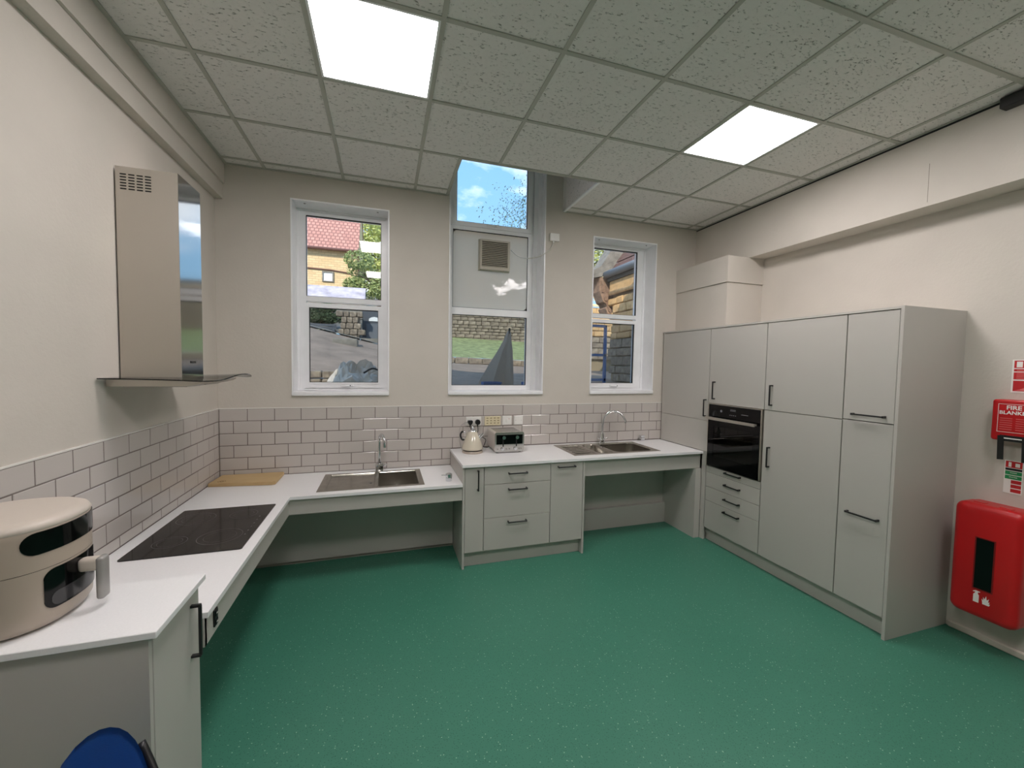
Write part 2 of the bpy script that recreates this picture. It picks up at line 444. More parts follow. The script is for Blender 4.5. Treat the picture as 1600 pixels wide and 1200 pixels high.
# ------------------------------------------------------------ suspended ceiling
ceiling = struct(empty('ceiling', (0, 0, 0)))
GX, GY = .352, -.115
xl = [.066] + [GX + .6 * i for i in range(8)] + [BX]
yl = [0.008, GY] + [GY - .6 * j for j in range(1, 11)] + [NY]
NX0, NX1, NY0 = 1.855, 3.03, -.703   # notch in front of the tall middle window
LIGHTS = {(1, 3), (5, 3), (1, 6), (5, 6)}   # cell D_i..D_i+1, T_j..T_j+1
def tile_mesh(w_, d_):
    bm = newbm(); addbox(bm, -w_ / 2, w_ / 2, -d_ / 2, d_ / 2, 0, .014)
    me = bpy.data.meshes.new('ceiling_tile'); bm.to_mesh(me); bm.free(); me.materials.append(CTILE); return me
cache = {}
def put_ctile(x0, x1, y0, y1):
    w_, d_ = x1 - x0 - .018, y0 - y1 - .018
    if w_ < .01 or d_ < .01: return
    k = (round(w_, 3), round(d_, 3))
    if k not in cache: cache[k] = tile_mesh(w_, d_)
    inst('ceiling_tile', cache[k], ceiling, ((x0 + x1) / 2, (y0 + y1) / 2, CZ + .002 + random.uniform(0, .0015)), (random.uniform(-.0015, .0015), random.uniform(-.0015, .0015), 0))
for i in range(len(xl) - 1):
    for j in range(len(yl) - 1):
        if (i - 1, j) in LIGHTS: continue
        x0, x1, y0, y1 = xl[i], xl[i + 1], yl[j], yl[j + 1]
        if j < 2 and x1 > NX0 and x0 < NX1:
            if x0 < NX0: put_ctile(x0, NX0, y0, y1)
            if x1 > NX1: put_ctile(NX1, x1, y0, y1)
            continue
        put_ctile(x0, x1, y0, y1)
for x in xl[1:-1]:
    y1 = .008
    if NX0 < x < NX1: y1 = NY0
    box('grid_bar', x - .012, x + .012, NY, y1, CZ - .003, CZ + .006, CEIB, ceiling, .001)
for j, y in enumerate(yl[1:-1]):
    if y > NY0:
        box('grid_bar', .066, NX0, y - .012, y + .012, CZ - .0035, CZ + .005, CEIB, ceiling, .001)
        box('grid_bar', NX1, BX, y - .012, y + .012, CZ - .0035, CZ + .005, CEIB, ceiling, .001)
    else:
        box('grid_bar', .066, BX, y - .012, y + .012, CZ - .0035, CZ + .005, CEIB, ceiling, .001)
bm = newbm()
addbox(bm, .066, .088, NY, .008, CZ - .004, CZ); addbox(bm, BX - .02, BX, NY, .008, CZ - .004, CZ + .0)
addbox(bm, .066, NX0, -.016, .008, CZ - .0045, CZ); addbox(bm, NX1, BX, -.016, .008, CZ - .0045, CZ)
fin('edge_angle', bm, CEIB, ceiling)
box('gap_shade_strip', BX - .0015, BX + .0, NY, .008, CZ - .016, CZ - .004, UPVCD, ceiling)  # black strip, its colour stands in for shadow between ceiling and beam
# unseen cover slab, added above the tiles to block the sky
fin('sky_block_slab', addbox(addbox(addbox(newbm(), 0, NX0 - .03, NY, 0, CZ + .12, CZ + .14), NX1 + .03, WX, NY, 0, CZ + .12, CZ + .14), NX0 - .03, NX1 + .03, NY, NY0 - .03, CZ + .12, CZ + .14), CABIN, ceiling)
# shaft around the window top
sh = struct(empty('trim_5'))
box('shaft_side', NX0 - .02, NX0, NY0, .008, CZ - .004, 4.95, SHAFT, sh)
box('shaft_side', NX1, NX1 + .02, NY0, -.06, CZ + .004, 4.95, CTILE, sh)
box('shaft_post', NX1 - .004, NX1 + .02, -.06, .008, CZ - .004, 4.95, TTRIM, sh)
box('shaft_face', NX0, NX1, NY0 - .02, NY0, CZ + .006, 4.95, SHAFT, sh)
box('shaft_edge', NX1 - .004, NX1 + .022, NY0, .0, CZ - .006, CZ + .004, UPVC, sh)
box('shaft_edge', NX0 - .022, NX0 + .003, NY0, .0, CZ - .006, CZ + .004, CEIB, sh)
box('shaft_edge', NX0, NX1, NY0 - .012, NY0 + .004, CZ - .006, CZ + .006, CEIB, sh)

# lights
def ceiling_light(i, j, label, group=None):
    x0, x1 = GX + .6 * i, GX + .6 * (i + 1); y1, y0 = GY - .6 * (j - 1), GY - .6 * j
    t = thing('ceiling_light', label, 'light', ((x0 + x1) / 2, (y0 + y1) / 2, CZ), 0, group)
    h = .289
    bm = cells([-h, -h + .012, h - .012, h], [-h, -h + .012, h - .012, h], {(1, 1)}, -.003, .02)
    fin('frame', bm, UPVC, t)
    fin('diffuser', addbox(newbm(), -h + .012, h - .012, -h + .012, h - .012, -.001, .004), DIFF, t)
ceiling_light(1, 3, 'square lit ceiling panel nearest the top left of the picture, cut by its upper edge', 'lit ceiling panels')
ceiling_light(5, 3, 'square lit ceiling panel above the tall cupboards, on the right', 'lit ceiling panels')
ceiling_light(1, 6, 'square lit ceiling panel above the camera, mirrored in the left window', 'lit ceiling panels')
ceiling_light(5, 6, 'square lit ceiling panel right of the camera, mirrored in the white window panel', 'lit ceiling panels')

# ------------------------------------------------------------ wall tiles (brick bond, 200 x 100)
TW, TH, TOP = .2018, .1021, 1.284
def wtile_mesh(w_, h_):
    """tile in x / z, glazed face towards -y, softly cushioned edge"""
    bm = newbm(); e = .004
    a = [bm.verts.new((x, .0, z)) for x, z in ((e, e), (w_ - e, e), (w_ - e, h_ - e), (e, h_ - e))]
    b_ = [bm.verts.new((x, .0025, z)) for x, z in ((0, 0), (w_, 0), (w_, h_), (0, h_))]
    c = [bm.verts.new((x, .0060, z)) for x, z in ((0, 0), (w_, 0), (w_, h_), (0, h_))]
    bm.faces.new(a)
    for p, q in ((a, b_), (b_, c)):
        for i in range(4): bm.faces.new((p[i], p[(i + 1) % 4], q[(i + 1) % 4], q[i]))
    bmesh.ops.recalc_face_normals(bm, faces=bm.faces)
    me = bpy.data.meshes.new('tile'); bm.to_mesh(me); bm.free(); me.materials.append(TILE); return me
tc_ = {}
def lay_tiles(parent, length, zmin_fn, rot, place, shift=0.):
    g = .0012
    for r in range(6):
        z1 = TOP - r * TH; s = 0.
        joints = [0.] + [(k + (.5 if r % 2 else 1)) * TW + shift for k in range(0, 60)]
        for k in range(len(joints) - 1):
            L_ = min(length, 1.9) if (parent is wall_back and z1 < .9) else length
            a, b_ = joints[k], min(joints[k + 1], L_)
            if b_ - a < .015: 
                if a >= L_: break
                continue
            z0 = max(z1 - TH, zmin_fn((a + b_) / 2))
            if z1 - z0 < .02: continue
            w_, h_ = round(b_ - a - 2 * g, 4), round(z1 - z0 - 2 * g, 4)
            if (w_, h_) not in tc_: tc_[w_, h_] = wtile_mesh(w_, h_)
            yield r, a + g, b_ - g, z0 + g, tc_[w_, h_]
for r, a, b_, z0, me in lay_tiles(wall_back, 4.30, lambda x: .7155 if x < 1.9 else .87, None, None):
    inst('tile', me, wall_back, (a, random.uniform(0, .0006), z0), (random.uniform(-.003, .003), 0, random.uniform(-.002, .002)))
box('grout', 0, 4.30, .0018, .008, .70, TOP, GROUT, wall_back)
for r, a, b_, z0, me in lay_tiles(wall_left, 2.62, lambda y: .7155 if y < 2.06 else .87, None, None, -.005):
    # left wall: tile runs along -y, face towards +x
    inst('tile', me, wall_left, (random.uniform(-.0006, 0), -b_, z0), (random.uniform(-.002, .002), random.uniform(-.003, .003), PI / 2))
box('grout', -.008, -.0018, -2.62, 0, .70, TOP, GROUT, wall_left)
box('tile_trim', 0, 4.30, -.001, .008, TOP, TOP + .007, TTRIM, wall_back)
box('tile_trim', -.008, .001, -2.62, 0, TOP, TOP + .007, TTRIM, wall_left)

# ------------------------------------------------------------ windows
def ring(name, x0, x1, z0, z1, w0, w1, wb, wt, y0, y1, m, parent):
    return fin(name, cells([x0, x0 + w0, x1 - w1, x1], [z0, z0 + wb, z1 - wt, z1], {(1, 1)}, y0, y1, 'y'), m, parent)
def pane(x0, x1, z0, z1, y, m, parent):
    return box('pane', x0 - .004, x1 + .004, y, y + .004, z0 - .004, z1 + .004, m, parent)
def bead(x0, x1, z0, z1, y0, y1, parent):
    return ring('seal', x0, x1, z0, z1, .004, .004, .004, .006, y0, y1, UPVCD, parent)
def window(n, X0, X1, Z0, Z1):
    t = struct(empty('window_%d' % n))
    for x0, x1 in ((X0, X0 + .012), (X1 - .012, X1)): box('lining_board', x0, x1, .0, .2, Z0 + .035, Z1, UPVC, t)
    box('lining_board', X0 + .012, X1 - .012, .0, .2, Z1 - .012, Z1, UPVC, t)
    box('sill', X0 - .0, X1, -.014, .21, Z0, Z0 + .035, UPVC, t, .006, 2)
    return t
def sash_handle(x, z, y, parent):
    bm = newbm(); addbox(bm, x - .055, x + .055, y - .012, y, z - .008, z + .008, .003)
    addbox(bm, x - .05, x + .03, y - .026, y - .014, z - .006, z + .006, .002); cyl(bm, (x + .03, y, z), .009, -.03, 'y', 12)
    h = fin('handle', bm, UPVC, parent)
    fin('key_hole', cyl(newbm(), (x + .03, y - .03, z), .005, -.001, 'y', 10), BLACK, h)
for n, X0, X1 in ((1, .536, 1.332), (3, 3.38, 4.17)):
    t = window(n, X0, X1, 1.39, 3.053)
    fx0, fx1 = X0 + .012, X1 - .012
    gx0, gx1 = X0 + .084, X1 - (.072 if n == 1 else .112)
    # frame: four members, transom
    xsn = [fx0, gx0, gx1, fx1]; zsn = [1.425, 1.46, 2.232, 2.276, 2.992 if n == 1 else 3.0, 3.041]
    fin('frame', cells(xsn, zsn, {(1, 1), (1, 3)}, .2, .262, 'y'), UPVC, t)
    # raised outer step of the frame
    ring('frame_step', fx0, fx1, 1.425, 3.041, .022, .022, .014, .018, .188, .2, UPVC, t)
    bead(gx0, gx1, 2.276, zsn[4], .206, .225, t)
    pane(gx0, gx1, 2.276, zsn[4], .226, GLASS, t)
    s = fin('sash', cells([gx0 - .012, gx0 + .024, gx1 - .026, gx1 + .012], [1.448, 1.498, 2.174, 2.214], {(1, 1)}, .184, .236, 'y'), UPVC, t)
    ring('sash_bead', gx0 + .012, gx1 - .014, 1.485, 2.186, .012, .012, .013, .012, .178, .184, UPVC, s)
    bead(gx0 + .024, gx1 - .026, 1.498, 2.174, .19, .21, s)
    pane(gx0 + .024, gx1 - .026, 1.498, 2.174, .211, GLASSL, s)
    sash_handle((gx0 + gx1) / 2 + .02, 1.47, .184, s)
    box('stay', gx0 - .01, gx0 + .10, .14, .184, 1.427, 1.441, UPVC, s, .003)
    for xx in (X0 + .1, X1 - .1):
        fin('screw_cap', cyl(newbm(), (xx, .06, 3.041), .008, -.004, 'z', 10), GREYP, t)
# tall middle window
t2 = window(2, 1.87, 2.84, 1.39, 4.45)
xsn = [1.882, 1.934, 2.724, 2.775]; zsn = [1.425, 1.472, 2.186, 2.256, 3.024, 3.10, 4.36, 4.438]
fin('frame', cells(xsn, zsn, {(1, 1), (1, 3), (1, 5)}, .2, .262, 'y'), UPVC, t2)
box('frame_post', 2.775, 2.828, .17, .262, 1.425, 4.438, UPVC, t2)
box('jamb_board', 2.82, 2.828, .06, .17, 1.425, 4.438, UPVC, t2)
bead(1.934, 2.724, 1.472, 2.186, .206, .225, t2)
pane(1.934, 2.724, 1.472, 2.186, .226, GLASSL, t2)
s = fin('sash', cells([1.90, 1.968, 2.708, 2.76], [3.06, 3.10, 4.34, 4.40], {(1, 1)}, .184, .236, 'y'), UPVC, t2)
bead(1.968, 2.708, 3.10, 4.34, .19, .21, s)
pane(1.968, 2.708, 3.10, 4.34, .211, GLASS, s)
sash_handle(2.33, 3.085, .184, s)
bead(1.934, 2.724, 2.256, 3.024, .204, .212, t2)
# infill panel: subdivided so that it can be very slightly warped
bm = newbm(); nx, nz_ = 24, 24
vv = [[bm.verts.new((1.936 + .786 * i / nx, .212 + .0016 * math.sin(i * .7 + j * .35) * math.sin(PI * i / nx) * math.sin(PI * j / nz_) + .0022 * math.sin(PI * i / nx) * math.sin(PI * j / nz_), 2.258 + .764 * j / nz_)) for j in range(nz_ + 1)] for i in range(nx + 1)]
for i in range(nx):
    for j in range(nz_): bm.faces.new((vv[i][j], vv[i + 1][j], vv[i + 1][j + 1], vv[i][j + 1]))
bmesh.ops.solidify(bm, geom=bm.faces[:], thickness=-.01)
fin('infill_panel', bm, INFILL, t2, smooth=True, sm_angle=30)

# extractor fan on the infill panel
fan = thing('extractor_fan', 'square beige extractor fan mounted on the white panel of the middle window', 'fan', (2.358, .205, 2.79))
bm = cells([-.155, -.138, .132, .155], [-.147, -.118, .132, .15], {(1, 1)}, -.055, -.01, 'y')
fin('casing', bm, FANB, fan)
box('grille_back', -.14, .135, -.03, -.02, -.12, .134, FANG, fan)
for k in range(14):
    box('grille_slat', -.138, .132, -.05, -.032, -.112 + k * .0175, -.106 + k * .0175, FANB, fan)
box('fan_base', -.165, .165, -.012, .004, -.155, .16, FANB, fan, .003)
sp = thing('fused_spur', 'small white fused outlet on the wall right of the middle window', 'switch', (2.933, .008, 2.985))
box('plate', -.05, .05, -.03, 0, -.037, .037, WPL, sp, .003)
box('rocker', -.01, .012, -.033, -.03, -.012, .012, WPL, sp)
fin('cable_outlet', cyl(newbm(), (-.01, -.015, -.037), .009, -.015, 'z', 10), WPL, sp)
cb = fin('fan_cable', tube(newbm(), spline([(2.52, .15, 2.86), (2.60, .14, 2.80), (2.70, .10, 2.78), (2.79, .03, 2.79), (2.85, -.006, 2.83), (2.90, -.004, 2.88), (2.92, -.006, 2.93)], 6), .005, 8), CABLE, None, smooth=True)
tag(cb, 'thin white cable looping from the extractor fan to the small outlet', 'cable')

# ------------------------------------------------------------ worktops and fascias
lw = thing('hob_worktop', 'low white L-shaped worktop holding the hob and the left sink', 'worktop')
Z1 = .715
xs = [.002, .082, .592, .65, .822, 1.59, 1.898]
ys = [-2.06, -1.49, -.812, -.665, -.585, -.112, -.002]
holes = {(1, 1)} | {(i, j) for i in range(3, 6) for j in range(0, 3)} | {(4, 4)}
fin('top', cells(xs, ys, holes, Z1 - .022, Z1), WTOP, lw)
bm = newbm(); addbox(bm, .636, 1.898, -.645, -.627, .578, .693); addbox(bm, .62, .638, -2.06, -.627, .578, .693)
fin('fascia', bm, CAB, lw)
box('end_fascia', .02, .638, -2.058, -2.04, .578, .693, CAB, lw)
for y in (-1.9, -.7): box('bracket', .02, .6, y, y + .03, .62, .692, CABIN, lw)
sw = thing('height_control', 'small black rocker control on the front edge of the hob worktop', 'switch', (.6385, -1.965, .640))
box('body', 0, .006, -.017, .017, -.035, .035, BLACK, sw, .002)
for z in (-.018, .018): box('rocker', .006, .009, -.011, .011, z - .012, z + .012, BLKP, sw, .002)
for z in (-.018, .018): box('mark', .009, .0094, -.006, .006, z - .002, z + .002, WHT, sw)

rw = thing('sink_worktop', 'higher white worktop holding the kettle, the toaster and the right sink', 'worktop')
Z2 = .87
fin('top', cells([1.895, 2.955, 3.86, 4.286], [-.665, -.545, -.085, -.002], {(1, 1)}, Z2 - .022, Z2), WTOP, rw)
box('fascia', 3.006, 4.286, -.625, -.607, .696, .846, CAB, rw)
# panels under the worktops
p1 = thing('left_back_panel', 'grey-beige panel closing the knee space under the left sink', 'panel')
box('board', .26, 1.896, -.2, -.182, .03, .535, CAB, p1)
box('side_board', .24, .258, -2.05, -.182, .03, .535, CAB, p1)
box('plinth', .26, 1.896, -.178, -.16, 0, .10, CABIN, p1)
p2 = thing('right_back_panel', 'two-part grey-beige panel under the right sink', 'panel')
box('upper_board', 3.006, 4.218, -.17, -.152, .195, .70, CAB, p2)
box('lower_board', 3.006, 4.218, -.212, -.194, 0, .205, CAB, p2)
box('ledge', 3.006, 4.218, -.212, -.152, .205, .213, CAB, p2)
p3 = tag(box('knee_space_side_board', 4.22, 4.286, -.645, -.152, 0, .694, CAB), 'grey-beige upright board at the right end of the knee space', 'panel')

# near unit with higher top
nc = thing('end_cabinet', 'grey-beige base cabinet under the air fryer, nearest the camera', 'cabinet')
box('end_panel', .02, .62, -2.398, -2.38, 0, .847, CAB, nc)
box('end_panel', .02, .60, -2.078, -2.062, 0, .847, CAB, nc)
box('back', .02, .036, -2.38, -2.08, 0, .847, CABIN, nc)
box('shelf', .036, .6, -2.38, -2.08, .4, .418, CABIN, nc)
box('plinth', .545, .56, -2.38, -2.08, 0, .09, CAB, nc)
d = box('door', .602, .622, -2.378, -2.064, .012, .84, CAB, nc, .0015)
tag(tag_o := thing('end_worktop', 'short white worktop under the air fryer, higher than the hob top', 'worktop'), None, None)
box('top', .004, .646, -2.412, -2.062, .848, .87, WTOP, tag_o, .002)

# ------------------------------------------------------------ handles
def handle(length, parent, loc, direction, along):
    """black bar handle with two stand-offs. direction = outward normal ('x-','x+','y-'), along 'h' or 'v'"""
    key = ('handle', round(length, 3))
    if key not in cache:
        bm = newbm(); L = length / 2
        addbox(bm, -L, L, -.034, -.024, -.005, .005, .0015)
        for s in (-1, 1): addbox(bm, s * L - .006 if s > 0 else -L - .004, s * L + .004 if s > 0 else -L + .006, -.032, 0, -.007, .007, .0015)
        me = bpy.data.meshes.new('handle'); bm.to_mesh(me); bm.free(); me.materials.append(BLACK); cache[key] = me
    rz = {'y-': 0, 'x-': -PI / 2, 'x+': PI / 2}[direction]
    rot = Matrix.Rotation(rz, 4, 'Z') @ (Matrix.Rotation(PI / 2, 4, 'Y') if along == 'v' else Matrix.Identity(4))
    o = inst('handle', cache[key], parent, loc, rot.to_euler()); return o
handle(.19, d, (.622, -2.13, .69), 'x+', 'v')

# ------------------------------------------------------------ right base units
bc = thing('base_cabinet', 'grey-beige base cabinet with three drawers between two narrow doors', 'cabinet')
box('end_panel', 1.90, 1.918, -.648, -.002, 0, .847, CAB, bc)
box('end_panel', 2.986, 3.004, -.648, -.002, 0, .847, CAB, bc)
fin('carcass', addbox(addbox(addbox(newbm(), 1.919, 2.984, -.62, -.01, .13, .148), 1.919, 2.984, -.03, -.012, .13, .845), 1.919, 2.984, -.62, -.02, .83, .846), CABIN, bc)
for x in (2.079, 2.673): box('carcass_side', x - .008, x + .008, -.62, -.03, .148, .83, CABIN, bc)
box('plinth', 1.919, 2.985, -.595, -.578, 0, .129, CAB, bc)
fy0, fy1 = -.645, -.626
def front(name, x0, x1, z0, z1, parent, hx, hz, al):
    f = box(name, x0, x1, fy0, fy1, z0, z1, CAB, parent, .0012)
    handle(.16, f, (hx, fy0, hz), 'y-', al); return f
front('door', 1.921, 2.076, .134, .842, bc, 2.026, .735, 'v')
front('drawer', 2.081, 2.671, .691, .842, bc, 2.37, .778, 'h')
front('drawer', 2.081, 2.671, .408, .687, bc, 2.37, .643, 'h')
front('drawer', 2.081, 2.671, .134, .404, bc, 2.37, .364, 'h')
front('door', 2.676, 2.983, .134, .842, bc, 2.82, .804, 'h')

# ------------------------------------------------------------ tall units
TX = 4.288
UT = 2.066
def tfront(name, y0, y1, z0, z1, parent, hy=None, hz=None, al='v', L=.16):
    f = box(name, TX, TX + .019, y0 + .0018, y1 - .0018, z0 + .0018, z1 - .0018, CAB, parent, .0012)
    if hy is not None: handle(L, f, (TX, hy, hz), 'x-', al)
    return f
def carcass(y0, y1, parent, z0=.13, z1=UT, shelves=()):
    bm = newbm()
    addbox(bm, TX + .02, WX - .02, y0 + .001, y0 + .017, z0, z1); addbox(bm, TX + .02, WX - .02, y1 - .017, y1 - .001, z0, z1)
    addbox(bm, WX - .02, WX - .012, y0 + .001, y1 - .001, z0, z1); addbox(bm, TX + .02, WX - .02, y0 + .017, y1 - .017, z1 - .016, z1)
    addbox(bm, TX + .02, WX - .02, y0 + .017, y1 - .017, z0, z0 + .016)
    for s in shelves: addbox(bm, TX + .02, WX - .02, y0 + .017, y1 - .017, s - .008, s + .008)
    fin('carcass', bm, CABIN, parent)
cu = thing('corner_cupboard', 'tall grey-beige corner cupboard beside the right sink, door above worktop height', 'cupboard')
tfront('door', -.70, -.012, 1.176, UT, cu, -.672, 1.30)
tfront('filler_panel', -.70, -.012, .872, 1.176, cu)
tfront('filler_panel', -.70, -.646, 0, .872, cu)
carcass(-.70, -.004, cu, .873, UT, (1.17,))
ou = thing('oven_housing', 'tall grey-beige oven housing with one door above and four drawers below', 'cupboard')
tfront('door', -1.303, -.703, 1.352, UT, ou, -.775, 1.477)
for z0, z1, hz in ((.681, .744, .726), (.540, .681, .615), (.405, .540, .48), (.13, .405, .361)):
    tfront('drawer', -1.303, -.706, z0, z1, ou, -1.027, hz, 'h')
carcass(-1.304, -.703, ou, .13, UT, (.735, 1.36))
lu = thing('larder_cupboard', 'tall grey-beige cupboard with a wide upper and lower door, right of the oven', 'cupboard')
tfront('door', -1.902, -1.306, 1.352, UT, lu, -1.371, 1.475)
tfront('door', -1.902, -1.306, .13, 1.350, lu, -1.371, .970)
carcass(-1.903, -1.306, lu, .13, UT, (1.0, 1.35))
su = thing('slim_cupboard', 'tall slim grey-beige cupboard with two horizontal handles at the right end', 'cupboard')
tfront('door', -2.198, -1.905, 1.357, UT, su, -2.062, 1.398, 'h', .18)
tfront('door', -2.198, -1.905, .13, 1.355, su, -2.059, .738, 'h', .18)
carcass(-2.199, -1.905, su, .13, UT, (1.0,))
box('end_panel', TX - .006, WX - .002, -2.219, -2.201, 0, 2.084, CAB, su)
tp = tag(box('top_board', TX - .004, WX, -2.200, -.002, 2.068, 2.083, CAB), 'thin grey-beige board running along the top of the tall cupboards', 'panel')
pl = tag(box('kick_board', TX + .05, TX + .066, -2.2, -.66, 0, .127, CAB), 'recessed grey-beige kick board under the tall cupboards', 'plinth')

# oven
ov = thing('built_in_oven', 'black built-in oven with steel bar handle in the tall cupboards', 'oven', (TX, -1.005, .75))
hw = .294
box('body', .03, .5, -.275, .275, .0, .58, BLKP, ov)
box('control_panel', -.012, .03, -hw + .014, hw - .014, .478, .592, BLKG, ov, .002)
for s in (-1, 1): box('side_trim', -.012, .028, s * hw - .012 if s > 0 else -hw, s * hw if s > 0 else -hw + .012, .002, .594, STEEL, ov)
box('top_trim', -.010, .028, -hw, hw, .594, .600, STEEL, ov)
bm = cells([-hw + .014, -hw + .075, hw - .085, hw - .014], [.004, .105, .392, .474], {(1, 1)}, -.016, .0, 'x')
dr = fin('door', bm, BLKG, ov)
box('door_glass', -.014, -.011, -hw + .07, hw - .08, .1, .396, OVENG, dr)
box('inner_cavity', .022, .026, -hw + .05, hw - .06, .07, .42, mat('oven_cavity', (74, 70, 66), .4), ov)
box('rack', -.004, .016, -.2, .2, .245, .25, STEEL, ov)
box('tray', -.006, .014, -.21, .21, .195, .212, STEEL, ov)
for k in range(6): box('rack_bar', -.004, .0, -.2 + k * .078, -.196 + k * .078, .245, .262, STEEL, ov)
bm = newbm(); addbox(bm, -.062, -.048, -hw + .03, hw - .02, .452, .478, .003, 2)
for s in (-.24, .24): addbox(bm, -.05, -.014, s - .012, s + .012, .457, .473)
fin('handle', bm, STEEL, dr)
bm = newbm()
for z in (.562, .552): addbox(bm, -.0126, -.012, -.03, .03, z, z + .004)
for k in range(4): addbox(bm, -.0126, -.012, -.035 + k * .02, -.025 + k * .02, .512, .517)
addbox(bm, -.0126, -.012, -.16, -.09, .53, .534); cyl(bm, (-.012, .13, .54), .012, -.0008, 'x', 16)
fin('display_marks', bm, mat('display_print', (128, 128, 132), .5), ov)['kind'] = 'stuff'

# ------------------------------------------------------------ hob
hb = thing('induction_hob', 'black glass hob with four ringed cooking zones set in the low worktop', 'hob', (.337, -1.151, Z1 + .0005))
X, Y = .259, .345
bm = newbm(); prism(bm, rrect(-X, X, -Y, Y, .012, 3), 0, .005); fin('glass', bm, CER, hb)
box('underside', -X + .012, X - .012, -Y + .02, Y - .02, -.05, -.0005, BLKP, hb)
def annulus(name, cx, cy, r, w_, z, m, parent, n=40):
    bm = newbm(); A = [bm.verts.new((cx + r * math.cos(2 * PI * i / n), cy + r * math.sin(2 * PI * i / n), z)) for i in range(n)]
    B = [bm.verts.new((cx + (r - w_) * math.cos(2 * PI * i / n), cy + (r - w_) * math.sin(2 * PI * i / n), z)) for i in range(n)]
    for i in range(n): bm.faces.new((A[i], A[(i + 1) % n], B[(i + 1) % n], B[i]))
    return fin(name, bm, m, parent)
for cx, cy, r in ((-.13, .17, .098), (.115, .19, .075), (-.12, -.17, .075), (.10, -.15, .105)):
    z = annulus('cooking_zone', cx, cy, r, .0022, .0053, RING, hb)
    annulus('inner_ring', cx, cy, r * .72, .0012, .0053, RING, z)
bm = newbm()
for k in range(6): addbox(bm, .215, .222, -.16 + k * .055, -.145 + k * .055, .0051, .0054)
fin('touch_controls', bm, RING, hb)['kind'] = 'stuff'

# ------------------------------------------------------------ sinks
def plate_round(bm, x0, x1, y0, y1, z, hole, n=5):
    """flat rectangle with one rounded hole given by rrect point list"""
    cs = [(x1, y1), (x0, y1), (x0, y0), (x1, y0)]
    Cv = [bm.verts.new((x, y, z)) for x, y in cs]
    H = [bm.verts.new((x, y, z)) for x, y in hole]
    for c in range(4):
        for k in range(n): bm.faces.new((Cv[c], H[c * (n + 1) + k], H[c * (n + 1) + k + 1]))
        d_ = (c + 1) % 4
        bm.faces.new((Cv[c], H[c * (n + 1) + n], H[d_ * (n + 1)], Cv[d_]))
    return H
def bowl(bm, x0, x1, y0, y1, r, z, depth, H=None, fil=.02, n=5):
    prof = [(0, 0), (.003, -.004), (.006, -depth + fil), (.006 + fil * .3, -depth + fil * .3), (.006 + fil, -depth)]
    prev = H
    for ins, dz in prof[(1 if H else 0):]:
        loop = [bm.verts.new((x, y, z + dz)) for x, y in rrect(x0 + ins, x1 - ins, y0 + ins, y1 - ins, max(r - ins * .5, .004), n)]
        if prev:
            for i in range(len(loop)): bm.faces.new((prev[i], prev[(i + 1) % len(loop)], loop[(i + 1) % len(loop)], loop[i]))
        prev = loop
    bm.faces.new(prev)
def rim_outer(bm, x0, x1, y0, y1, z):
    a = [bm.verts.new(p) for p in ((x0, y0, z), (x1, y0, z), (x1, y1, z), (x0, y1, z))]
    b_ = [bm.verts.new((p.co.x, p.co.y, z - .003)) for p in a]
    for i in range(4): bm.faces.new((a[i], a[(i + 1) % 4], b_[(i + 1) % 4], b_[i]))
# left, square bowl
sk = thing('inset_sink', 'stainless steel sink with a square bowl and left drainer, in the low worktop', 'sink')
z = Z1 + .003
bm = newbm()
x0, xm, x1, y0, y1 = .81, 1.232, 1.602, -.597, -.10
H = plate_round(bm, x0, xm, y0, y1, z, rrect(.86, xm - .012, y0 + .035, y1 - .035, .008, 5)); bowl(bm, .86, xm - .012, y0 + .035, y1 - .035, .008, z, .010, H, .003)
H = plate_round(bm, xm, x1, y0, y1, z, rrect(xm + .012, x1 - .04, y0 + .035, y1 - .035, .012, 5)); bowl(bm, xm + .012, x1 - .04, y0 + .035, y1 - .035, .012, z, .155, H)
rim_outer(bm, x0, x1, y0, y1, z)
bmesh.ops.remove_doubles(bm, verts=bm.verts, dist=.0001)
fin('basin', bm, SINKM, sk)
fin('waste', lathe(newbm(), [(0, .003), (.02, .004), (.036, .003), (.038, 0)], (1.405, -.34, z - .155), 24), CHROME, sk, smooth=True)
fin('overflow_hole', cyl(newbm(), (1.19, -.42, z - .0098), .009, .0012, 'z', 14), BLACK, sk)
fin('trap', addbox(cyl(newbm(), (1.405, -.34, z - .157), .04, -.07, 'z', 16), 1.3, 1.5, -.42, -.26, z - .163, z - .160), WPL, sk)
# right, one and a half bowls with round corners
sr = thing('inset_sink', 'stainless steel one-and-a-half bowl sink with worn drainer, in the higher worktop', 'sink')
z = Z2 + .003
bm = newbm(); y0, y1 = -.558, -.072
for a, b_, c0, c1, r, dp in ((2.942, 3.205, 2.985, 3.19, .02, .010), (3.205, 3.395, 3.215, 3.38, .05, .09), (3.395, 3.872, 3.405, 3.82, .075, .15)):
    H = plate_round(bm, a, b_, y0, y1, z, rrect(c0, c1, y0 + .035, y1 - .06, r, 6), 6); bowl(bm, c0, c1, y0 + .035, y1 - .06, r, z, dp, H, .02 if dp > .05 else .004, 6)
rim_outer(bm, 2.942, 3.872, y0, y1, z)
bmesh.ops.remove_doubles(bm, verts=bm.verts, dist=.0001)
fin('basin', bm, SINKM, sr, smooth=True, sm_angle=35)
for k in range(6):
    fin('drainer_groove', addbox(newbm(), 3.0, 3.175, -.50 + k * .065, -.494 + k * .065, z - .0098, z - .0062, .0008), SINKM, sr)
fin('waste', lathe(newbm(), [(0, .003), (.02, .004), (.042, .003), (.044, 0)], (3.61, -.33, z - .15), 24), CHROME, sr, smooth=True)
fin('waste', lathe(newbm(), [(0, .003), (.02, .004), (.03, .003), (.032, 0)], (3.297, -.33, z - .09), 20), CHROME, sr, smooth=True)
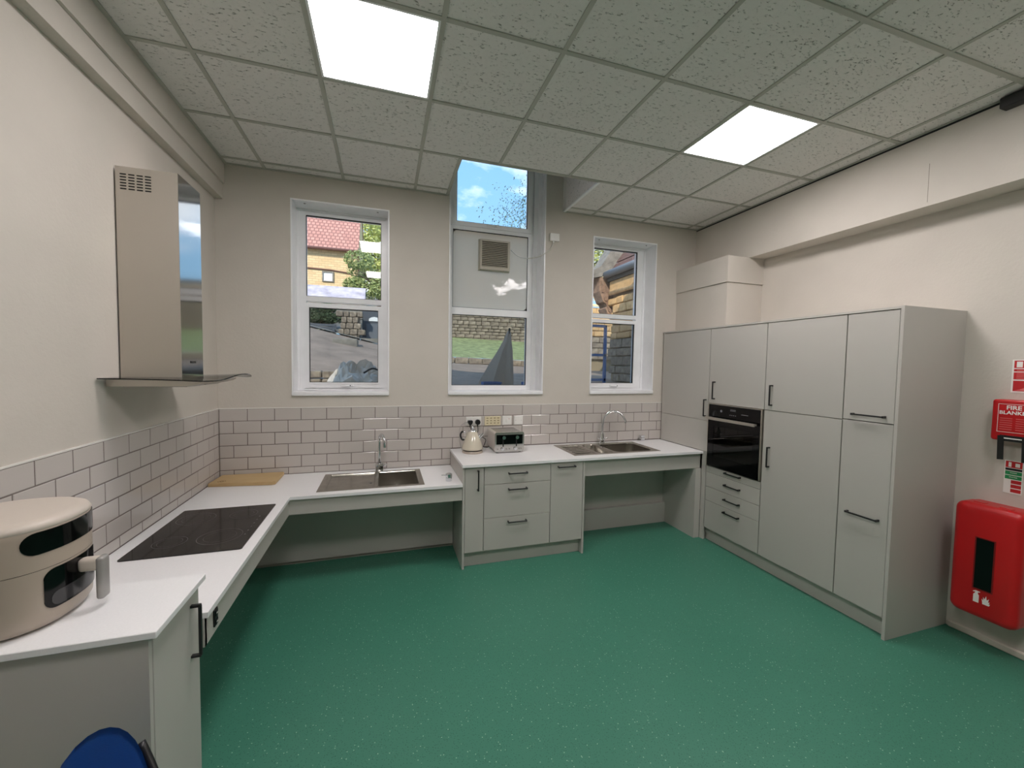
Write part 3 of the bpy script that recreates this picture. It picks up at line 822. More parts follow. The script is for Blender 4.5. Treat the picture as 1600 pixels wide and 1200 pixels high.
bm = newbm(); lathe(bm, [(.0, -.22), (.055, -.22), (.065, -.19), (.05, -.16), (.04, -.15)], (3.60, -.33, z), 20)
tube(bm, spline([(3.60, -.33, z - .19), (3.54, -.33, z - .215), (3.47, -.33, z - .215), (3.43, -.33, z - .17), (3.36, -.33, z - .13)], 5), .022, 12)
fin('trap', bm, WPL, sr, smooth=True)

# taps
def small_knob(x, y, z, label):
    t = thing('waste_knob', label, 'knob', (x, y, z))
    fin('base', lathe(newbm(), [(0, .0), (.026, 0), (.026, .028), (.022, .03), (0, .03)], n=24), CHROME, t, smooth=True, sm_angle=40)
    fin('cap', lathe(newbm(), [(.022, .03), (.027, .033), (.027, .058), (.022, .062), (0, .062)], n=24), CHROME, t, smooth=True, sm_angle=40)
    fin('lever', tube(newbm(), [(-.02, 0, .048), (-.062, -.006, .052)], .0035, 8), CHROME, t)
small_knob(1.804, -.535, Z1, 'short chrome knob with a thin lever on the low worktop, right of the sink')
tl = thing('kitchen_tap', 'chrome tap with a narrow hooked spout behind the left sink', 'tap', (1.25, -.075, Z1))
box('base', -.032, .032, -.026, .026, 0, .07, CHROME, tl, .004, 2)
fin('spout', tube(newbm(), spline([(0, 0, .07), (0, 0, .15), (0, 0, .27), (.005, -.02, .315), (.022, -.06, .335), (.038, -.105, .31), (.042, -.12, .27)], 7), .0125, 16), CHROME, tl, smooth=True)
fin('nozzle', cyl(newbm(), (.0425, -.121, .275), .0155, -.04, 'z', 18), CHROME, tl, smooth=True, sm_angle=40)
fin('lever', tube(newbm(), [(.03, 0, .045), (.05, -.005, .05), (.062, -.02, .06)], .006, 10), CHROME, tl, smooth=True)
fin('collar', cyl(newbm(), (0, 0, .07), .019, .012, 'z', 18), CHROME, tl)
tr_ = thing('kitchen_tap', 'tall chrome tap with a wide swan-neck spout behind the right sink', 'tap', (3.50, -.072, Z2 + .003))
fin('base', lathe(newbm(), [(0, 0), (.03, 0), (.03, .006), (.024, .01), (.024, .08), (.014, .11), (.0, .115)], n=24), CHROME, tr_, smooth=True, sm_angle=40)
fin('spout', tube(newbm(), spline([(0, 0, .1), (.004, 0, .19), (.018, -.005, .27), (.06, -.02, .325), (.11, -.05, .34), (.165, -.085, .32), (.20, -.115, .26), (.205, -.12, .225)], 7), .0115, 16), CHROME, tr_, smooth=True)
for s in (-1, 1):
    fin('lever', tube(newbm(), [(s * .02, 0, .045), (s * .045, -.004, .05), (s * .06, -.02, .056)], .006, 10), CHROME, tr_, smooth=True)
t = thing('waste_knob', 'small square chrome knob in the corner beside the right sink', 'knob', (4.02, -.045, Z2))
box('base', -.022, .022, -.02, .02, 0, .04, CHROME, t, .002)
box('cap', -.03, .018, -.022, .022, .043, .062, CHROME, t, .002)
fin('stem', cyl(newbm(), (0, 0, .04), .01, .004, 'z', 12), CHROME, t)

# ------------------------------------------------------------ chopping board
cbm = newbm(); prism(cbm, [(.008, -.262), (.45, -.318), (.478, -.305), (.478, -.022), (.468, -.012), (.02, -.012)], .0, .026)
bmesh.ops.bevel(cbm, geom=[e for e in cbm.edges], offset=.004, segments=2, affect='EDGES')
cb_ = thing('chopping_board', 'thick pale wooden chopping board lying in the corner of the low worktop', 'chopping board', (0, 0, Z1 + .0005))
fin('board', cbm, BEECH, cb_)
an = annulus('burnt_emblem', .085, -.215, .026, .003, .0264, mat('burnt_wood', (118, 78, 40), .8), cb_)
annulus('burnt_emblem', .085, -.215, .014, .006, .0264, mat('burnt_wood', (118, 78, 40), .8), cb_)
text('burnt_emblem', 'EST.', .02, (.14, -.225, .0262), (0, 0, 0), mat('burnt_wood', (118, 78, 40), .8), cb_, .0003) if False else None

# ------------------------------------------------------------ cooker hood
hd = thing('cooker_hood', 'stainless chimney cooker hood with curved glass edge on the left wall', 'cooker hood')
Y0, Y1 = -1.262, -1.0
bm = newbm()
addbox(bm, .0, .262, Y0 + .0, Y0 + .0015, 1.59, 2.655)
addbox(bm, .0, .262, Y1 - .0015, Y1, 1.59, 2.655)
fin('chimney', bm, STEEL, hd)
box('chimney_front', .262, .2635, Y0, Y1, 1.59, 2.655, STEELP, hd)
box('chimney_sleeve', .006, .256, Y0 + .006, Y1 - .006, 2.0, 2.64, STEEL, hd)
bm = newbm(); prism(bm, rrect(-.0135, .0135, -.0032, .0032, .003, 3), -.001, .0, 'y')
me = bpy.data.meshes.new('vent_slot'); bm.to_mesh(me); bm.free(); me.materials.append(BLKP)
for i in range(4):
    for j in range(6): inst('vent_slot', me, hd, (.032 + i * .0345, Y0 - .0002, 2.617 - j * .0145))
# steel body under the glass
bm = newbm(); prism(bm, [(.0, 1.548), (.33, 1.548), (.38, 1.560), (.40, 1.574), (.0, 1.583)], -1.38, -.88, 'y'); fin('body', bm, STEEL, hd)
for y in (-1.25, -1.02): fin('filter', addbox(newbm(), .05, .32, y - .1, y + .1, 1.543, 1.548, .001), GREYP, hd)
# glass sheet, flat at the wall and arched along its front edge
AR = [(-1.445, 1.577), (-1.35, 1.578), (-1.27, 1.584), (-1.19, 1.593), (-1.12, 1.600), (-1.04, 1.603), (-.96, 1.602), (-.88, 1.596), (-.82, 1.588), (-.765, 1.578)]
ap = spline([(0, y, z) for y, z in AR], 3)
bm = newbm(); nx = 14; top_, bot_ = [], []
for i in range(nx + 1):
    f_ = i / nx; row, row2 = [], []
    for k, p in enumerate(ap):
        e_ = min(k, len(ap) - 1 - k) / (len(ap) - 1)
        x_ = (.455 + .022 * math.sin(PI * k / (len(ap) - 1)) - .035 * max(0, 1 - e_ / .06) ** 2) * f_
        z_ = 1.588 + (p.z - 1.588) * f_ ** 2
        row.append(bm.verts.new((x_, p.y, z_ + .003))); row2.append(bm.verts.new((x_, p.y, z_ - .003)))
    top_.append(row); bot_.append(row2)
m_ = len(ap) - 1
for i in range(nx):
    for k in range(m_):
        bm.faces.new((top_[i][k], top_[i + 1][k], top_[i + 1][k + 1], top_[i][k + 1])); bm.faces.new((bot_[i][k], bot_[i][k + 1], bot_[i + 1][k + 1], bot_[i + 1][k]))
    for k in (0, m_): bm.faces.new((top_[i][k], top_[i + 1][k], bot_[i + 1][k], bot_[i][k]))
for k in range(m_):
    for i in (0, nx): bm.faces.new((top_[i][k], top_[i][k + 1], bot_[i][k + 1], bot_[i][k]))
fin('glass_canopy', bm, HOODG, hd, smooth=True, sm_angle=40)
box('control_bar', .2636, .266, -1.16, -1.10, 1.665, 1.677, BLKP, hd)
for y in (-1.28, -1.0): fin('lamp', cyl(newbm(), (.18, y + .01, 1.543), .02, -.003, 'z', 16), GREYP, hd)

# ------------------------------------------------------------ sockets and switches on the back wall tiles
SZ = 1.131
def plate(name, label, cat, x0, x1, m=WPL, z0=SZ - .045, z1=SZ + .045, group=None):
    t = thing(name, label, cat, ((x0 + x1) / 2, .0, (z0 + z1) / 2), 0, group)
    box('plate', -(x1 - x0) / 2, (x1 - x0) / 2, -.009, .0, -(z1 - z0) / 2, (z1 - z0) / 2, m, t, .0025); return t
ds = plate('double_socket', 'white double wall socket with two black plugs above the kettle', 'socket', 2.046, 2.196)
for x in (-.055, .055): box('switch', x - .012 + .0, x + .012, -.013, -.009, .016, .032, WPL, ds, .001)
for x in (-.037, .037):
    p = thing('plug', 'black kettle plug in the left half of the double socket' if x < 0 else 'black toaster plug in the right half of the double socket', 'plug', (2.121 + x, -.009, SZ - .006))
    bm = newbm(); prism(bm, [(-.02, .018), (.02, .018), (.025, .006), (.018, -.012), (.008, -.026), (-.008, -.026), (-.018, -.012), (-.025, .006)] if x < 0 else rrect(-.024, .024, -.024, .024, .02, 5), -.036, 0, 'y')
    bmesh.ops.bevel(bm, geom=[e for e in bm.edges], offset=.003, segments=2, affect='EDGES'); fin('body', bm, BLKP, p)
    fin('cord_grip', tube(newbm(), [(0, -.018, -.022), (0, -.02, -.05)], [.007, .0045], 10), BLKP, p)
cs_ = plate('labelled_switch_plate', 'cream switch plate with rows of small dark labels behind the toaster', 'switch', 2.232, 2.394, CREAM)
for i in range(4):
    for j in range(3): box('label_mark', -.064 + i * .037, -.044 + i * .037, -.0096, -.009, -.027 + j * .025, -.018 + j * .025, mat('brown_print', (150, 138, 104), .6), cs_)
for i in range(3): box('switch', -.044 + i * .037, -.034 + i * .037, -.013, -.009, -.010, .008, CREAM, cs_, .001)
s1 = plate('light_switch', 'square white switch with a small rocker right of the cream plate', 'switch', 2.414, 2.508)
box('switch', -.010, .010, -.014, -.009, -.018, .018, WPL, s1, .001)
box('indicator', .018, .024, -.0096, -.009, .014, .02, mat('red_dot', (190, 60, 50), .4), s1)
s2 = plate('blank_plate', 'square white blanking plate, the last of the row of wall plates', 'plate', 2.536, 2.628)
for x in (-.03, .03): fin('screw', cyl(newbm(), (x, -.0088, 0), .003, -.001, 'y', 8), GREYP, s2)

# ------------------------------------------------------------ kettle
kt = thing('kettle', 'cream pyramid-shaped kettle on its base beside the wall socket', 'kettle', (2.072, -.20, Z2))
fin('power_base', lathe(newbm(), [(0, 0), (.094, 0), (.096, .012), (.090, .02), (0, .02)], n=40), TAUPE, kt, smooth=True, sm_angle=35)
fin('band', lathe(newbm(), [(.085, .02), (.087, .021), (.087, .03), (.085, .032)], n=40), BLKP, kt, smooth=True)
fin('body', lathe(newbm(), [(0, .030), (.092, .030), (.099, .038), (.097, .05), (.088, .078), (.075, .115), (.060, .150), (.047, .180), (.038, .198)], n=40), KETT, kt, smooth=True, sm_angle=60)
ld = fin('lid', lathe(newbm(), [(.040, .196), (.038, .204), (.024, .212), (.0, .215)], n=32), CHROME, kt, smooth=True)
fin('knob', lathe(newbm(), [(0, .213), (.007, .213), (.006, .221), (.012, .227), (.014, .235), (.009, .242), (0, .244)], n=20), CHROME, ld, smooth=True)
bm = newbm(); tube(bm, [(.05, -.01, .135), (.075, -.016, .155), (.094, -.022, .172)], [.024, .017, .012], 14); fin('spout', bm, CHROME, kt, smooth=True, sm_angle=50)
bm = newbm(); tube(bm, [(-.045, .0, .165), (-.075, -.0, .19), (-.088, 0, .196)], .008, 10); fin('handle_bracket', bm, CHROME, kt, smooth=True)
fin('handle', tube(newbm(), spline([(-.086, 0, .198), (-.104, .0, .19), (-.112, 0, .165), (-.105, 0, .135), (-.09, 0, .12), (-.078, 0, .125)], 6), .0085, 12), BLKP, kt, smooth=True)
fin('front_badge', addbox(newbm(), -.012, .012, -.094, -.088, .052, .058, .001), CHROME, kt)
kc = fin('cord', tube(newbm(), spline([(2.084, -.03, 1.085), (2.10, -.04, 1.04), (2.14, -.06, .97), (2.155, -.09, .90), (2.14, -.12, .876), (2.125, -.15, .876)], 6), .0035, 8), BLKP, None, smooth=True)
kc.parent = kt; kc.location = (-2.072, .20, -Z2)
gc = fin('spare_cord', tube(newbm(), spline([(2.058, -.03, 1.127), (2.02, -.035, 1.12), (1.985, -.04, 1.085), (1.975, -.05, 1.03), (1.98, -.06, .94), (1.995, -.08, .876), (2.01, -.10, .876)], 6), .003, 8), GREYP, None, smooth=True)
tag(gc, 'thin grey cord arching from the socket down behind the kettle handle', 'cord')

# ------------------------------------------------------------ toaster
ts = thing('toaster', 'four-slice pale metal toaster with dark front beside the kettle', 'toaster', (2.40, -.15, Z2))
wx = .139; D0, D1 = -.155, .13
bm = newbm(); prism(bm, rrect(-wx, wx, .012, .192, .018, 5), D0 + .006, D1, 'y'); fin('body', bm, TOAST, ts, smooth=True, sm_angle=35)
bm = newbm(); prism(bm, rrect(-wx - .002, wx + .002, .010, .194, .018, 5), D0, D0 + .006, 'y'); fin('front_plate', bm, TOASTF, ts, smooth=True, sm_angle=35)
box('dark_window', -wx + .012, wx - .012, D0 - .001, D0, .082, .170, BLKG, ts)
for x in (-.062, .066):
    box('lever_slot', x - .005, x + .005, D0 - .0015, D0, .06, .16, BLKP, ts)
    lv = fin('lever', addbox(newbm(), x - .004, x + .004, D0 - .02, D0, .145, .150), CHROME, ts)
    fin('lever_knob', cyl(newbm(), (x, D0 - .018, .148), .016, -.012, 'y', 18), CHROME, lv, smooth=True, sm_angle=40)
for x in (-.07, .055):
    k_ = fin('dial', cyl(newbm(), (x, D0, .04), .014, -.014, 'y', 20), CHROME, ts, smooth=True, sm_angle=40)
    box('pointer', x - .001, x + .001, D0 - .0148, D0 - .014, .043, .053, BLKP, k_)
for x in (-.115, -.03, -.002, .093, .112):
    fin('button', cyl(newbm(), (x, D0, .04), .007, -.005, 'y', 14), GREYP, ts)
for y in (-.09, -.03, .035, .09):
    box('bread_slot', -.115, .115, y - .014, y + .014, .1912, .1925, BLKP, ts)
for x in (-.11, .11):
    for y in (-.12, .09): fin('foot', cyl(newbm(), (x, y, 0), .012, .0125, 'z', 12), BLKP, ts)
tcb = fin('cord', tube(newbm(), spline([(2.158, -.03, 1.078), (2.158, -.04, 1.04), (2.15, -.045, 1.01), (2.19, -.05, .985), (2.235, -.045, .955), (2.225, -.05, .915), (2.215, -.05, .885), (2.255, -.05, .876)], 5), .0035, 8), BLKP, None, smooth=True)
tcb.parent = ts; tcb.location = (-2.40, .15, -Z2)

# ------------------------------------------------------------ air fryer
af = thing('air_fryer', 'large rounded taupe air fryer on the nearest worktop', 'air fryer', (.187, -2.212, .87))
def sup(a, r, k=2.5):
    c, s = math.cos(a), math.sin(a)
    q = (abs(c) ** k + abs(s) ** k) ** (-1 / k)
    return r * q * c, r * q * s
def drum(bm, prof, n=64, k=2.35):
    rings = []
    for r, z in prof: rings.append([bm.verts.new((*sup(2 * PI * i / n, r, k), z)) for i in range(n)])
    for a, b_ in zip(rings, rings[1:]):
        for i in range(n): bm.faces.new((a[i], a[(i + 1) % n], b_[(i + 1) % n], b_[i]))
    bm.faces.new(rings[0][::-1]); bm.faces.new(rings[-1]); return bm
RB = .172
fin('body', drum(newbm(), [(RB - .03, .004), (RB - .012, .010), (RB - .002, .03), (RB, .06), (RB, .186)]), TAUPE, af, smooth=True, sm_angle=60)
fin('seam', drum(newbm(), [(RB - .002, .186), (RB - .002, .188)]), BLKP, af)
up_ = fin('upper_body', drum(newbm(), [(RB, .188), (RB, .29), (RB - .002, .308), (RB - .010, .321), (RB - .024, .329), (RB - .04, .3315)]), TAUPE, af, smooth=True, sm_angle=60)
fin('top_rim', drum(newbm(), [(RB - .002, .306), (RB + .001, .312), (RB - .006, .325), (RB - .020, .3325), (RB - .034, .333)]), TAUPEL, up_, smooth=True, sm_angle=60)
def patch(name, a0, a1, z0, z1, rad, m, parent, off=.0015, cr=.03, n=28, k=2.35):
    """panel wrapped round the drum, rounded corners"""
    bm = newbm(); w_ = math.radians(a1 - a0) * rad; cols = []
    for i in range(n + 1):
        s = (1 - math.cos(PI * i / n)) / 2; u = s * w_; e = min(u, w_ - u)
        d_ = 0 if e >= cr else cr - math.sqrt(max(0, cr * cr - (cr - e) ** 2))
        a = math.radians(a0) + math.radians(a1 - a0) * s
        col = []
        for q in (0, .33, .67, 1):
            zz = z0 + d_ + (z1 - z0 - 2 * d_) * q
            col.append((bm.verts.new((*sup(a, rad + off, k), zz)), bm.verts.new((*sup(a, rad - .004, k), zz))))
        cols.append(col)
    for i in range(n):
        for q in range(3):
            for w2 in (0, 1): 
                try: bm.faces.new((cols[i][q][w2], cols[i + 1][q][w2], cols[i + 1][q + 1][w2], cols[i][q + 1][w2]))
                except ValueError: pass
        for q in (0, 3):
            bm.faces.new((cols[i][q][0], cols[i + 1][q][0], cols[i + 1][q][1], cols[i][q][1]))
    bmesh.ops.remove_doubles(bm, verts=bm.verts, dist=.00005)
    return fin(name, bm, m, parent, smooth=True, sm_angle=50)
patch('display_panel', -50, 50, .236, .302, RB, BLKG, up_, .0018, .0325)
bw = patch('basket_window', -36, 36, .058, .180, RB, BLKG, af, .0018, .028)
patch('window_glass', -31, 31, .064, .108, RB, mat('dim_glass', (52, 52, 54), .15), bw, .0026, .02)
bm = newbm(); addbox(bm, RB - .002, RB + .055, -.018, .018, .125, .168, .012, 3); hs = fin('handle_stub', bm, TAUPEL, af, smooth=True, sm_angle=50)
bm = newbm(); addbox(bm, RB + .045, RB + .068, -.020, .020, .03, .170, .010, 3); fin('handle', bm, GREYP, af, smooth=True, sm_angle=50)
for a in range(4):
    x, y = sup(PI / 4 + a * PI / 2, .11); fin('foot', cyl(newbm(), (x, y, 0), .014, .008, 'z', 12), BLKP, af)

# ------------------------------------------------------------ fire equipment on the right wall
FX = WX - .205
ec = thing('extinguisher_cabinet', 'large red plastic fire extinguisher cabinet with a dark window on the right wall', 'cabinet', (WX, -2.456, .215))
def rbox(bm, x0, x1, y0, y1, z0, z1, r, fr=.03, axis='x'):
    """box with rounded yz outline and a softened front (x0) edge"""
    loops = []
    for x, ins in ((x1, 0), (x0 + fr, 0), (x0 + fr * .6, fr * .08), (x0 + fr * .25, fr * .32), (x0, fr)):
        loops.append([bm.verts.new((x, y, z)) for y, z in rrect(y0 + ins, y1 - ins, z0 + ins, z1 - ins, max(r - ins * .6, .004), 5)])
    n = len(loops[0])
    for a, b_ in zip(loops, loops[1:]):
        for i in range(n): bm.faces.new((a[i], a[(i + 1) % n], b_[(i + 1) % n], b_[i]))
    bm.faces.new(loops[0][::-1]); bm.faces.new(loops[-1]); return bm
fin('back_shell', rbox(newbm(), -.09, -.0, -.141, .148, .012, .672, .03, .006), RED, ec, smooth=True, sm_angle=50)
cv = fin('cover', rbox(newbm(), -.205, -.088, -.148, .144, 0, .685, .045, .032), RED, ec, smooth=True, sm_angle=50)
wf = fin('window_frame', cells([-.046, -.04, .034, .04], [.175, .181, .484, .49], {(1, 1)}, -.2075, -.204, 'x'), mat('dark_red', (120, 10, 14), .4), cv)
box('window', -.2062, -.2048, -.04, .034, .181, .484, BLKG, cv)
for z in (.22, .44): box('hinge', -.11, -.075, .143, .152, z, z + .06, RED, ec, .003)
for y in (-.08, 0.03): box('top_clip', -.16, -.12, y, y + .05, .683, .689, RED, cv, .002)
# little white pictograms: extinguisher and flame
bm = newbm(); prism(bm, [(.032, .095), (.008, .095), (.008, .14), (.013, .148), (.013, .156), (.004, .160), (.004, .164), (.022, .166), (.034, .158), (.034, .153), (.024, .156), (.026, .148), (.032, .14)], -.2056, -.2048, 'x'); fin('extinguisher_pictogram', bm, WHT, cv)
bm = newbm(); prism(bm, [(-.008, .098), (-.036, .098), (-.040, .112), (-.034, .108), (-.038, .124), (-.031, .118), (-.034, .140), (-.025, .128), (-.022, .152), (-.016, .130), (-.010, .142), (-.011, .120), (-.004, .128), (-.007, .110)], -.2056, -.2048, 'x'); fin('flame_pictogram', bm, WHT, cv)
# fire blanket
fb = thing('fire_blanket', 'red fire blanket box with two black pull tabs above the extinguisher cabinet', 'fire blanket', (WX, -2.484, 1.284))
fin('case', rbox(newbm(), -.08, 0, -.092, .090, 0, .245, .014, .01), RED, fb, smooth=True, sm_angle=50)
RT = (PI / 2, 0, -PI / 2)
fin('border', cells([-.072, -.070, .062, .064], [.052, .054, .218, .220], {(1, 1)}, -.0808, -.0798, 'x'), WHT, fb)
text('lettering', 'FIRE', .034, (-.0804, .0, .198), RT, WHT, fb, .0006, bold=.0008)
text('lettering', 'BLANKET', .029, (-.0804, -.003, .168), RT, WHT, fb, .0006, bold=.0006)
bm = newbm()
for k in range(6): addbox(bm, -.0808, -.0798, .004, .054, .068 + k * .013, .071 + k * .013)
for k in range(6): addbox(bm, -.0808, -.0798, -.060, -.010, .068 + k * .013, .071 + k * .013)
fin('instruction_lines', bm, mat('pale_red_print', (226, 120, 120), .5), fb)['kind'] = 'stuff'
box('opening', -.0808, -.06, -.088, .050, -.0006, .034, BLKP, fb)
box('white_clip', -.0835, -.0805, -.055, .035, .014, .020, WHT, fb)
for y in (.058, -.040):
    bm = newbm(); prism(bm, [(y, .03), (y - .026, .03), (y - .030, -.112), (y - .004, -.115)], -.084, -.08, 'x'); fin('pull_tab', bm, BLKP, fb)
# signs
sg = thing('safety_sign', 'red and white fire blanket instruction sign high on the right wall, cut by the edge', 'sign', (WX, -2.434, 1.572))
box('board', -.003, 0, -.15, 0, 0, .196, WHT, sg)
for z0, z1 in ((.145, .190), (.125, .140), (.078, .120), (.008, .070)): box('red_field', -.0036, -.003, -.144, -.008, z0, z1, REDD, sg)
box('blanket_pictogram', -.0040, -.0036, -.042, -.018, .150, .184, WHT, sg)
bm = newbm()
for z in (.131,): addbox(bm, -.0040, -.0036, -.13, -.02, z, z + .004)
for k in range(4): addbox(bm, -.0040, -.0036, -.12, -.02, .084 + k * .009, .087 + k * .009)
prism(bm, [(-.015, .012), (-.13, .012), (-.13, .03), (-.09, .02), (-.06, .032), (-.035, .018)], -.0040, -.0036, 'x')
fin('sign_print', bm, mat('pale_red_print', (226, 120, 120), .5), sg)['kind'] = 'stuff'
text('lettering', 'FIRE', .03, (-.0038, -.095, .167), RT, WHT, sg, .0004)
s3 = thing('safety_sign', 'narrow fire extinguisher sign with red and green bands under the pull tabs', 'sign', (WX, -2.433, .964))
box('board', -.003, 0, -.075, 0, 0, .198, WHT, s3)
box('red_field', -.0036, -.003, -.072, -.004, .155, .194, REDD, s3)
box('black_field', -.0036, -.003, -.072, -.004, .138, .152, BLKP, s3)
for z in (.086, .112): box('green_field', -.0036, -.003, -.072, -.004, z, z + .022, GREENP, s3)
for z in (.008, .034, .060): box('red_field', -.0036, -.003, -.072, -.030, z, z + .021, REDD, s3)
box('extinguisher_pictogram', -.004, -.0036, -.028, -.016, .160, .188, WHT, s3)
box('flame_pictogram', -.004, -.0036, -.062, -.044, .162, .184, WHT, s3)
for z in (.098, .124): text('lettering', 'WATER' if z < .1 else 'FOAM', .010, (-.0038, -.038, z), RT, WHT, s3, .0003)
# black device under the ceiling
bd = thing('wall_sensor', 'black plastic box fixed under the ceiling at the top right corner', 'sensor', (BX, -2.44, 3.19))
fin('case', rbox(newbm(), -.06, 0, -.22, .035, 0, .062, .008, .008), BLKP, bd, smooth=True, sm_angle=40)
box('bracket', -.04, 0, -.12, -.06, .06, .066, BLKP, bd)

# ------------------------------------------------------------ blue chair, only its top corner shows
ch = thing('stacking_chair', 'blue plastic chair back at the lower left, in front of the end cabinet', 'chair', (.542, -2.832, 0), math.radians(-30))
def shell(bm, us, fn, thick):
    G = [[bm.verts.new(fn(u, v_)) for v_ in us] for u in us]
    n = len(us)
    for i in range(n - 1):
        for j in range(n - 1): bm.faces.new((G[i][j], G[i + 1][j], G[i + 1][j + 1], G[i][j + 1]))
    bmesh.ops.solidify(bm, geom=bm.faces[:], thickness=thick); return bm
us = [k / 12 for k in range(13)]
def backf(u, v_):
    x = (u - .5) * 2; hw_ = .178
    z = .50 + (.256 - .25 * (1 - math.sqrt(max(0, 1 - (x * .97) ** 2)))) * v_
    return (x * hw_, .19 + .05 * v_ - .045 * x * x, z)
def seatf(u, v_):
    x = (u - .5) * 2; y = -.22 + .42 * v_
    return (x * .205, y, .435 + .015 * x * x + (.05 * (v_ - .85) / .15 if v_ > .85 else 0) - (.02 * (.15 - v_) / .15 if v_ < .15 else 0))
fin('backrest', shell(newbm(), us, backf, .006), BLUE, ch, smooth=True)
fin('seat', shell(newbm(), us, seatf, .006), BLUE, ch, smooth=True)
for s in (-1, 1):
    fin('leg', tube(newbm(), spline([(s * .17, -.17, .42), (s * .19, -.19, .3), (s * .215, -.22, .0)], 5), .011, 10), BLACK, ch, smooth=True)
    fin('leg', tube(newbm(), spline([(s * .17, .14, .42), (s * .2, .2, .25), (s * .225, .25, .0)], 5), .011, 10), BLACK, ch, smooth=True)
    fin('back_upright', tube(newbm(), spline([(s * .17, .12, .42), (s * .19, .20, .48), (s * .15, .245, .55), (s * .075, .262, .64), (s * .030, .266, .70)], 5), .010, 10), BLACK, ch, smooth=True)

# ================================================================= OUTSIDE
def gz(x, y):
    k = min(max(3.3 - x, -3), 6)
    if x > 3.3: k = max((3.3 - x) * .12, -1.2)
    yy = min(max(y, .4), 9)
    return 1.28 + (yy - 2) * (.063 + .034 * k)
def ground(name, x0, x1, y0, y1, fn, m, nx=24, ny=16):
    bm = newbm(); G = [[None] * (ny + 1) for _ in range(nx + 1)]
    for i in range(nx + 1):
        for j in range(ny + 1):
            x = x0 + (x1 - x0) * i / nx; y = y0 + (y1 - y0) * j / ny; G[i][j] = bm.verts.new((x, y, fn(x, y)))
    for i in range(nx):
        for j in range(ny): bm.faces.new((G[i][j], G[i + 1][j], G[i + 1][j + 1], G[i][j + 1]))
    return struct(fin(name, bm, m, smooth=True))
ground('ground', -26, 34, .5, 9.4, gz, ASPH, 160, 16)
ground('grass_bank', 2.6, 34, 9.15, 40, lambda x, y: gz(x, 9) + .2 + (min(y, 13) - 9.15) * .235 + max(0, y - 13) * .14, GRASS, 90, 40)
ground('yard', -26, 2.7, 9, 40, lambda x, y: gz(x, 9) + .02 + (min(y, 13.4) - 9) * .13 + max(0, y - 13.4) * .2, CONC, 80, 30)
bank = lambda x, y: gz(x, 9) + .2 + (min(y, 13) - 9.15) * .235 + max(0, y - 13) * .14
def stone_mesh(w_, h_, d_, m, seed=0):
    rnd = random.Random(seed); bm = newbm(); addbox(bm, -w_ / 2, w_ / 2, -d_ / 2, d_ / 2, -h_ / 2, h_ / 2, min(w_, h_, d_) * .14)
    for v_ in bm.verts: v_.co += Vector((rnd.uniform(-1, 1), rnd.uniform(-1, 1), rnd.uniform(-1, 1))) * min(w_, h_) * .05
    me = bpy.data.meshes.new('stone'); bm.to_mesh(me); bm.free(); me.materials.append(m); return me
# kerb
kb = thing('kerb', 'row of worn kerb stones between the tarmac and the grass bank', 'kerb')
kme = [stone_mesh(.44, .2, .16, STONEG, s) for s in range(3)]
for k in range(24):
    x = 2.75 + k * .45
    sl = (gz(x + .2, 9) - gz(x - .2, 9)) / .4
    inst('kerb_stone', kme[k % 3], kb, (x, 9.08, gz(x, 9) + .09), (0, -math.atan(sl), 0))
# rubble wall behind the bank
rwl = thing('rubble_wall', 'grey rubble stone wall at the top of the grass bank', 'wall')
sme = {}
def stones(parent, x0, x1, zf, rows, hrange, wrange, y, m, axis='y', dep=.12, seed=1, base=0):
    """coursed stones; positions along x (axis y) or along y (axis x)"""
    rnd = random.Random(seed); z = base
    for r in range(rows):
        h_ = rnd.choice(hrange); x = x0 - rnd.uniform(0, wrange[0])
        while x < x1:
            w_ = rnd.choice(wrange); k = (w_, h_, m.name, rnd.randrange(3))
            if k not in sme: sme[k] = stone_mesh(w_ - .016, h_ - .014, dep, m, hash(k) % 1000)
            c = x + w_ / 2
            if x0 - .05 < c < x1 + .05:
                if axis == 'y': inst('stone', sme[k], parent, (c, y + rnd.uniform(-.012, .012), zf(c) + z + h_ / 2))
                else: inst('stone', sme[k], parent, (y + rnd.uniform(-.012, .012), c, zf(c) + z + h_ / 2), (0, 0, PI / 2))
            x += w_
        z += h_
    return z
hh = stones(rwl, 2.6, 9.0, lambda x: bank(4.8, 13) - .25, 13, (.13, .15, .18), (.24, .3, .38), 13.0, STONEG, seed=3)
box('core', 2.4, 9.3, 13.04, 13.3, bank(9, 13) - .5, bank(4.8, 13) + 1.7, MORTARD, rwl)
# garden wall, pillar and garage seen through the left window
gp = thing('stone_pillar', 'rough stone pillar beyond the tarmac through the left window', 'pillar')
stones(gp, .02, .56, lambda x: 2.36, 5, (.15, .18), (.16, .22), 9.4, STONEG, seed=8, dep=.3)
box('core', .04, .54, 9.3, 9.7, 2.2, 3.16, MORTARD, gp)
gw = thing('garden_wall', 'long low lilac-grey slate-capped wall in front of the house', 'wall')
box('face', -6, .55, 13.3, 13.6, 3.4, 4.15, CONC, gw)
bm = newbm(); prism(bm, [(13.15, 4.14), (13.75, 4.70), (13.75, 4.14)], -6, .53, 'x'); fin('sloped_cap', bm, SLATE, gw)
gg = thing('garage', 'dark grey garage with a pale arched light beyond the tarmac', 'garage')
box('wall', .60, 2.6, 9.8, 12, 2.3, 3.42, DARKG, gg)
bm = newbm(); prism(bm, [(.80, 3.0), (1.12, 3.0), (1.12, 3.07), (1.05, 3.12), (.96, 3.14), (.87, 3.12), (.80, 3.07)], 9.77, 9.8, 'y'); fin('arched_light', bm, WPL, gg)
box('door', .72, 1.5, 9.77, 9.8, 2.42, 2.92, mat('door_grey', (98, 102, 108), .6), gg)
box('step', .58, 2.2, 9.2, 9.75, 2.3, 2.42, CONC, gg)
